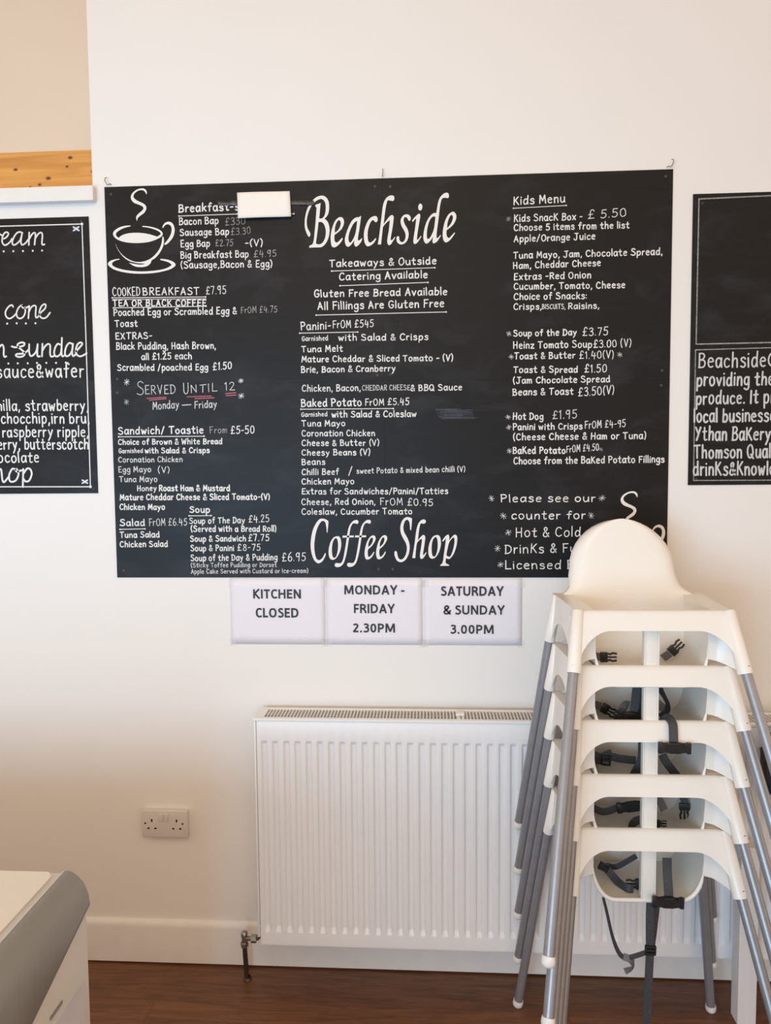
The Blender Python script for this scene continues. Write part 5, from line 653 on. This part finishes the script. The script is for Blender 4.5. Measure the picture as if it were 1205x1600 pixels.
# ------------------------------------------------------------------ stack of five high chairs
def hw_back(z):                                     # half width of the shell above the rim
    if z >= 0.775: return 0.138*math.sqrt(max(0.0, 1-((z-0.775)/0.130)**2))
    if z >= 0.735: return 0.138+0.006*(0.775-z)/0.04
    return 0.144+0.030*(max(0,0.735-max(z,0.704))/0.031)**2
def vb(z): return -0.160-(z-0.51)*0.235            # rear wall slopes back as it rises
def chair_shell(root):
    bm = bmesh.new()
    def P(u, v, z): return bm.verts.new((u, -v, z-0.005))
    # rear wall and backrest in one sweep
    rows = []; nu = 24
    def uw(z):                                      # half width of the bucket's rear wall
        q = min(1.0, max(0.0, (z-0.530)/0.085)); return 0.147 - 0.058*(1-math.sqrt(1-(1-q)**2))
    lev = [(z, uw(z)) for z in (0.5302,0.534,0.542,0.553,0.568,0.590,0.620,0.650,0.680,0.700)]
    lev += [(z, hw_back(z)) for z in [0.706,0.712,0.719,0.727,0.735,0.755,0.775] + [0.775+0.130*math.sin(R(a)) for a in (10,20,30,40,50,58,66,73,79,84,87.5)]]
    for z, h in lev:
        row = []
        for i in range(nu+1):
            q = -1+2*i/nu; q = math.copysign(abs(q)**0.8, q)
            up_ = min(1,max(0,(z-0.70)/0.05))
            row.append(P(h*q-0.006*up_, vb(z)-abs(q)**9*0.022*up_, z-(abs(q)**9*0.004*up_)))
        rows.append(row)
    for a, b in zip(rows, rows[1:]):
        for i in range(nu): bm.faces.new((a[i],a[i+1],b[i+1],b[i]))
    top_rows = rows[10:]
    edge = [r[0] for r in top_rows] + rows[-1][1:-1] + [r[-1] for r in top_rows][::-1]
    back = [bm.verts.new((v.co.x*1.012, v.co.y+0.012, v.co.z-0.001)) for v in edge]
    for i in range(len(edge)-1): bm.faces.new((edge[i],edge[i+1],back[i+1],back[i]))
    # bucket: U-shaped section swept from the front lip to the rear wall
    def U(hw, zt, zf, r, rz, n=8):
        L = [(-hw, zt), (-hw+0.002, (zt+zf+rz)/2), (-hw+0.005, zf+rz)]
        for k in range(1, n+1):
            a = math.pi/2*k/n; L.append((-hw+0.005+r-r*math.cos(a), zf+rz-rz*math.sin(a)))
        return L + [(-u, z) for u, z in L[::-1]]
    secs = []
    for v, hw, zf in ((0.0,0.139,0.519),(-0.05,0.141,0.517),(-0.10,0.143,0.519),(-0.140,0.145,0.526)):
        secs.append([P(u, v, z) for u, z in U(hw, 0.704, zf, 0.055, 0.085)])
    last = []
    for u, z in U(0.147, 0.704, 0.530, 0.058, 0.085): last.append(P(u, vb(z), z))
    secs.append(last)
    for a, b in zip(secs, secs[1:]):
        for i in range(len(a)-1): bm.faces.new((a[i],a[i+1],b[i+1],b[i]))
    # rim flange round the opening
    inn = [(-0.139,0.0),(-0.141,-0.05),(-0.143,-0.10),(-0.147,vb(0.704)),(-0.150,-0.215)]
    out = [(-0.183,0.004),(-0.186,-0.05),(-0.189,-0.11),(-0.196,-0.205),(-0.196,-0.232)]
    for s in (1,-1):
        A = [P(s*u, v, 0.704) for u, v in inn]; B = [P(s*u, v, 0.7045) for u, v in out]
        for i in range(4): bm.faces.new((A[i],A[i+1],B[i+1],B[i]))
        # side skirt with an arched lower edge
        prev = None
        for k in range(13):
            t = k/12; v = -0.01-0.20*t; zb = 0.585+0.060*math.sin(math.pi*min(1,max(0,(t-0.05)/0.9)))**0.6
            col = [P(s*(0.183+0.011*t), v, 0.7035), P(s*(0.186+0.011*t), v, (0.704+zb)/2), P(s*(0.190+0.011*t), v, zb)]
            if prev:
                for j in range(2): bm.faces.new((prev[j],col[j],col[j+1],prev[j+1]))
            prev = col
        # web between bucket front and leg socket
        w_ = [(0.1335,0.001,0.586),(0.150,0.003,0.583),(0.158,0.006,0.581),(0.170,0.018,0.577),(0.182,0.032,0.572),(0.196,0.048,0.568)]
        prev = None
        for u, v, zb in w_:
            col = [P(s*u, (v-0.002)*t+0.002, zb+(0.690-zb)*(1-t)) for t in (0.25,0.5,0.75,1.0)]; col.insert(0, P(s*u, 0.002, 0.690))
            if prev:
                for j in range(4): bm.faces.new((prev[j],col[j],col[j+1],prev[j+1]))
            prev = col
    # front bar with a wide arched cut-out
    prev = None; W = 0.186
    us = [-1+2*i/36 for i in range(37)]
    for s in us:
        flare = 1.0; ut = s*0.176; d = max(0.0, (abs(s)-0.58)/0.42)
        zb = 0.6615-0.0935*(1-math.sqrt(max(0,1-min(1,d)**2)))
        dent = 0.006*min(1,(1-abs(s))/0.12)
        def fv(z): return 0.016+(0.704-z)*0.41-dent*0.6
        def fu(z): return ut*(1+(0.704-z)*0.79*abs(s)**3)
        col = [P(ut, -0.004, 0.700), P(ut, 0.002, 0.7045), P(ut, fv(0.704)-0.004, 0.7045), P(fu(0.700), fv(0.700), 0.700)]
        for k in range(1,6):
            z = 0.700+(zb-0.700)*k/5; col.append(P(fu(z), fv(z), z))
        col.append(P(fu(zb), fv(zb)-0.014, zb+0.002))
        if prev:
            for j in range(len(col)-1): bm.faces.new((prev[j],col[j],col[j+1],prev[j+1]))
        prev = col
    ob = link('seat_shell', bm, M['plastic'], root, 42)
    so = ob.modifiers.new('thick', 'SOLIDIFY'); so.thickness = 0.0028; so.offset = 0
    es = ob.modifiers.new('crisp', 'EDGE_SPLIT'); es.split_angle = R(55)
    # leg sockets, rolled lip and middle post
    for s in (1,-1):
        bm = bmesh.new(); lathe(bm, (s*0.1775,-0.006,0.6995), Vector((s*0.1435,-0.405,-1)), ((0,0.0),(0,0.0135),(0.002,0.0155),(0.145,0.0172),(0.150,0.0168),(0.150,0.012)), 20); link('leg_socket', bm, M['plastic'], root, 45)
        bm = bmesh.new(); lathe(bm, (s*0.1862,0.2065,0.6995), Vector((s*0.147,0.136,-1)), ((0,0.0),(0,0.0125),(0.002,0.0140),(0.128,0.0148),(0.132,0.0144),(0.132,0.012)), 20); link('leg_socket', bm, M['plastic'], root, 45)
    bm = bmesh.new()
    pts = [Vector((u, -0.002, z)) for u, z in U(0.139, 0.690, 0.516, 0.055, 0.085) if z < 0.605]
    tube(bm, pts, lambda p: 0.0056*min(1.0, max(0.12, (0.602-p.z)/0.045)), 10); link('seat_lip', bm, M['plastic'], root, 180)
    bm = bmesh.new()
    box(bm, -0.0150, 0.0150, -0.004, 0.014, 0.514, 0.684, 0.003)
    for s in (1,-1): box(bm, s*0.0162-0.0016, s*0.0162+0.0016, -0.0068, 0.014, 0.511, 0.682, 0.001)
    link('crotch_post', bm, M['plastic'], root, 30)
    for s in (1,-1):
        bm = bmesh.new(); p = Vector((s*(0.1775+0.1435*0.118), -0.006-0.405*0.118, 0.6995-0.118)); dr = Vector((s*0.40,-1,-0.05)).normalized()
        lathe(bm, p+dr*0.0160, dr, ((0,0.0040),(0.0016,0.0038),(0.0020,0.0020),(0.0012,0.0012),(0.0012,0)), 12); link('screw', bm, M['screw'], root, 30)
def chair_leg(root, a, b):
    a = Vector(a); b = Vector(b); d = (b-a).normalized()
    bm = bmesh.new(); cyl(bm, a, b-d*0.012, 0.0122, n=24); lg = link('leg', bm, M['steel'], root, 40)
    bm = bmesh.new(); q = b-d*0.016
    lathe(bm, q, d, ((-0.008,0.0126),(-0.0075,0.0142),(0.003,0.0150),(0.009,0.0138),(0.013,0.0105),(0.0155,0.0055),(0.016,0)), 20); link('foot_cap', bm, M['cap'], lg, 60)
stack = []
for k in range(5):
    r = empty('high_chair', (1.508,-0.448,0.135*k), R(0.6))
    if k == 0:
        chair_shell(r)
        for s in (1,-1):
            chair_leg(r, (s*(0.1775+0.1435*0.10),-0.006-0.405*0.10,0.6045), (s*0.294,-0.294,0.0))
            chair_leg(r, (s*(0.1862+0.147*0.09),0.2065+0.136*0.09,0.6145), (s*0.2795,0.302,0.0))
    else:
        for c in list(stack[0].children):
            d = c.copy(); COL.objects.link(d); d.parent = r
            for gch in c.children:
                e = gch.copy(); COL.objects.link(e); e.parent = d
    stack.append(r)
LABS = ['white plastic high chair at the bottom of the stack, its straps hanging to the floor',
        'fourth white high chair from the top of the stack, a looped strap inside',
        'middle white high chair of the stack, dark straps crossing inside its seat',
        'second white high chair from the top, its buckle hanging over the bar below',
        'topmost white high chair of the stack, its rounded backrest in front of the board']
for r, lab in zip(stack, LABS): tag(r, lab, 'high chair', 'stacked high chairs by the radiator')

# ---- harness straps and buckles (chair coordinates: x right, -y forward)
def strap(k, pts, width=0.021, m='webbing', face=(0,-1,0.15)):
    bm = bmesh.new(); ribbon(bm, pts, width, face=Vector(face)); return link('harness_strap', bm, M[m], stack[k], 30)
def place(bm, loc, rot):                            # rot: turn about the view axis, then tilt
    mt = Matrix.Translation(loc) @ Matrix.Rotation(R(rot), 4, 'Y')
    bmesh.ops.transform(bm, matrix=mt, verts=bm.verts)
def buckle_full(par, loc, rot, s=1.0):              # closed side-release buckle
    bm = bmesh.new()
    out = [(-.038,.013),(-.030,.0135),(-.024,.0075),(-.017,.0085),(-.012,.013),(.012,.013),(.017,.0085),(.024,.0075),(.030,.0135),(.038,.013)]
    P = out + [(-x,-z) for x, z in out]
    A = [bm.verts.new((x*s,-0.006,z*s)) for x,z in P]; B = [bm.verts.new((x*s,0.006,z*s)) for x,z in P]
    f = [bm.faces.new(A), bm.faces.new(B[::-1])]
    for i in range(len(P)): bm.faces.new((A[i],B[i],B[(i+1)%len(P)],A[(i+1)%len(P)]))
    bmesh.ops.bevel(bm, geom=[e for q in f for e in q.edges], offset=0.002, segments=2, profile=0.5, affect='EDGES')
    place(bm, loc, rot); o = link('buckle', bm, M['buckle'], None, 35); o.parent = par; return o
def buckle_male(par, loc, rot, s=1.0):              # pronged half, prongs to +x
    bm = bmesh.new(); box(bm, -0.012*s, 0.006*s, -0.005, 0.005, -0.013*s, 0.013*s, 0.0015)
    box(bm, 0.004*s, 0.030*s, -0.003, 0.003, -0.002*s, 0.002*s, 0.001)
    for t in (1,-1):
        tube(bm, smooth_path([(0.005*s,0,t*0.010*s),(0.013*s,0,t*0.0075*s),(0.020*s,0,t*0.0105*s),(0.030*s,0,t*0.0085*s)],4), 0.0027*s, 8)
    place(bm, loc, rot); o = link('buckle', bm, M['buckle'], None, 35); o.parent = par; return o
def slider(par, loc, rot, w=0.026, h=0.022):
    bm = bmesh.new()
    for q in ((-w/2,w/2,h/2-0.005,h/2),(-w/2,w/2,-h/2,-h/2+0.005),(-w/2,-w/2+0.004,-h/2,h/2),(w/2-0.004,w/2,-h/2,h/2),(-w/2,w/2,-0.003,0.003)): box(bm, q[0], q[1], -0.004, 0.004, q[2], q[3], 0.001)
    place(bm, loc, rot); o = link('slider', bm, M['buckle'], None, 35); o.parent = par; return o
def STRAPS():
    A = stack
    # topmost chair: two loose buckle halves
    s = strap(4, [(-0.112,0.138,0.556),(-0.100,0.133,0.551),(-0.089,0.131,0.550)], 0.020, 'webbing_grey'); buckle_male(s, (-0.078,0.130,0.550), 0)
    s = strap(4, [(0.078,0.155,0.541),(0.086,0.150,0.549),(0.093,0.147,0.556)], 0.020, 'webbing_grey'); buckle_male(s, (0.102,0.145,0.566), -45)
    # second
    s = strap(3, [(-0.110,0.138,0.557),(-0.098,0.134,0.556),(-0.086,0.131,0.553)], 0.020, 'webbing_grey'); buckle_male(s, (-0.074,0.130,0.547), 30)
    s = strap(3, [(-0.014,0.062,0.640),(-0.017,0.060,0.615),(-0.020,0.058,0.590),(-0.027,0.050,0.562)]); buckle_full(s, (-0.038,0.044,0.556), 0)
    strap(3, [(0.003,0.085,0.640),(0.001,0.082,0.600),(0.000,0.080,0.570),(0.002,0.078,0.525)], 0.018)
    strap(3, [(-0.053,0.080,0.535),(-0.045,0.082,0.562),(-0.036,0.085,0.574),(-0.026,0.090,0.571)], 0.020, 'webbing_grey')
    strap(3, [(0.040,0.085,0.640,0,-1,0),(0.050,0.080,0.613,-.7,-.6,0),(0.061,0.080,0.593,-.9,-.4,0),(0.068,0.080,0.577,-.9,-.4,-.2),(0.066,0.080,0.558,-.6,-.4,.6),(0.048,0.080,0.546,0,-.4,.9)], 0.016)
    strap(3, [(0.040,0.095,0.580),(0.052,0.092,0.571),(0.066,0.090,0.558)], 0.020, 'webbing_grey')
    s = strap(3, OVER, 0.021, 'webbing', (0,-1,0.4)); buckle_full(s, OVERB, 1)
    # middle
    s = strap(2, [(-0.125,0.108,0.575),(-0.091,0.100,0.564),(-0.069,0.100,0.567),(-0.044,0.100,0.562),(-0.004,0.100,0.558)], 0.020); slider(s, (-0.082,0.092,0.560), 5, 0.024, 0.026)
    strap(2, [(-0.120,0.104,0.562),(-0.100,0.098,0.556),(-0.084,0.096,0.572),(-0.066,0.100,0.577)], 0.018)
    strap(2, [(-0.002,0.050,0.640),(-0.003,0.050,0.620),(-0.004,0.050,0.584),(-0.015,0.050,0.556),(-0.031,0.050,0.526)], 0.021)
    s = strap(2, [(0.050,0.060,0.590),(0.0545,0.060,0.580),(0.065,0.060,0.563),(0.095,0.060,0.524)], 0.021)
    # fourth
    s = strap(1, [(-0.115,0.100,0.568),(-0.093,0.100,0.557),(-0.074,0.100,0.557),(-0.046,0.100,0.568)], 0.018, 'webbing'); buckle_full(s, (-0.018,0.080,0.580), -8)
    strap(1, [(0.014,0.072,0.552,0,-1,.3),(-0.009,0.070,0.547,-.6,-.8,.4),(-0.021,0.070,0.533,-1,-.5,0),(-0.017,0.070,0.519,-.6,-.8,-.4),(0.008,0.070,0.514,0,-1,-.3)], 0.020)
    s = strap(1, [(0.108,0.090,0.615),(0.1165,0.090,0.594),(0.1173,0.090,0.586)], 0.019); buckle_male(s, (0.1176,0.090,0.574), 90)
    s = strap(1, [(0.050,0.090,0.600),(0.060,0.090,0.582),(0.067,0.090,0.566)], 0.020, 'webbing_grey')
    b = strap(1, [(0.030,0.080,0.536),(0.042,0.080,0.537),(0.050,0.080,0.537)], 0.016); buckle_male(b, (0.048,0.078,0.537), 0, 0.7)
    # bottom
    s = strap(0, R1, 0.020); slider(s, (-0.0860,0.086,0.550), 25, 0.026, 0.020); buckle_male(s, R1B, 180)
    strap(0, [(-0.0734,0.110,0.541),(-0.0576,0.110,0.537),(-0.0419,0.110,0.540),(-0.0232,0.110,0.551),(0.004,0.110,0.568)], 0.014)
    s = strap(0, VERT, 0.022); buckle_full(s, VERTB, 2)
    s = strap(0, [(0.006,-0.004,0.520),(0.0047,-0.006,0.467),(0.0058,-0.006,0.385),(0.0037,-0.006,0.308),(0.0005,-0.006,0.187),(-0.004,-0.010,0.06),(-0.006,-0.020,0.004)], 0.020); slider(s, (0.006,-0.009,0.392), 2, 0.027, 0.023)
    strap(0, [(0.026,0.008,0.520,0,-1,0),(0.022,0.004,0.451,.6,-.8,0),(0.013,0.000,0.399,.3,-1,0)], 0.016)
    s = strap(0, [(-0.101,0.030,0.503,.9,-.5,0),(-0.091,0.030,0.462,.8,-.6,0),(-0.0755,0.030,0.396,.8,-.6,0),(-0.058,0.030,0.354,.5,-.8,.3),(-0.0385,0.030,0.341,0,-1,.3)], 0.012)
    strap(0, [(-0.050,0.026,0.350,0,-1,.3),(-0.034,0.022,0.346,.4,-1,.4),(-0.026,0.024,0.331,1,-.6,0),(-0.033,0.026,0.318,.2,-1,-.2),(-0.046,0.026,0.311,0,-1,0)], 0.017, 'webbing_grey')
    strap(0, [(-0.036,0.020,0.352,0,-.5,1),(-0.018,0.016,0.361,0,-.6,1),(0.000,0.006,0.376,0,-.6,1)], 0.012)
STRAPS()
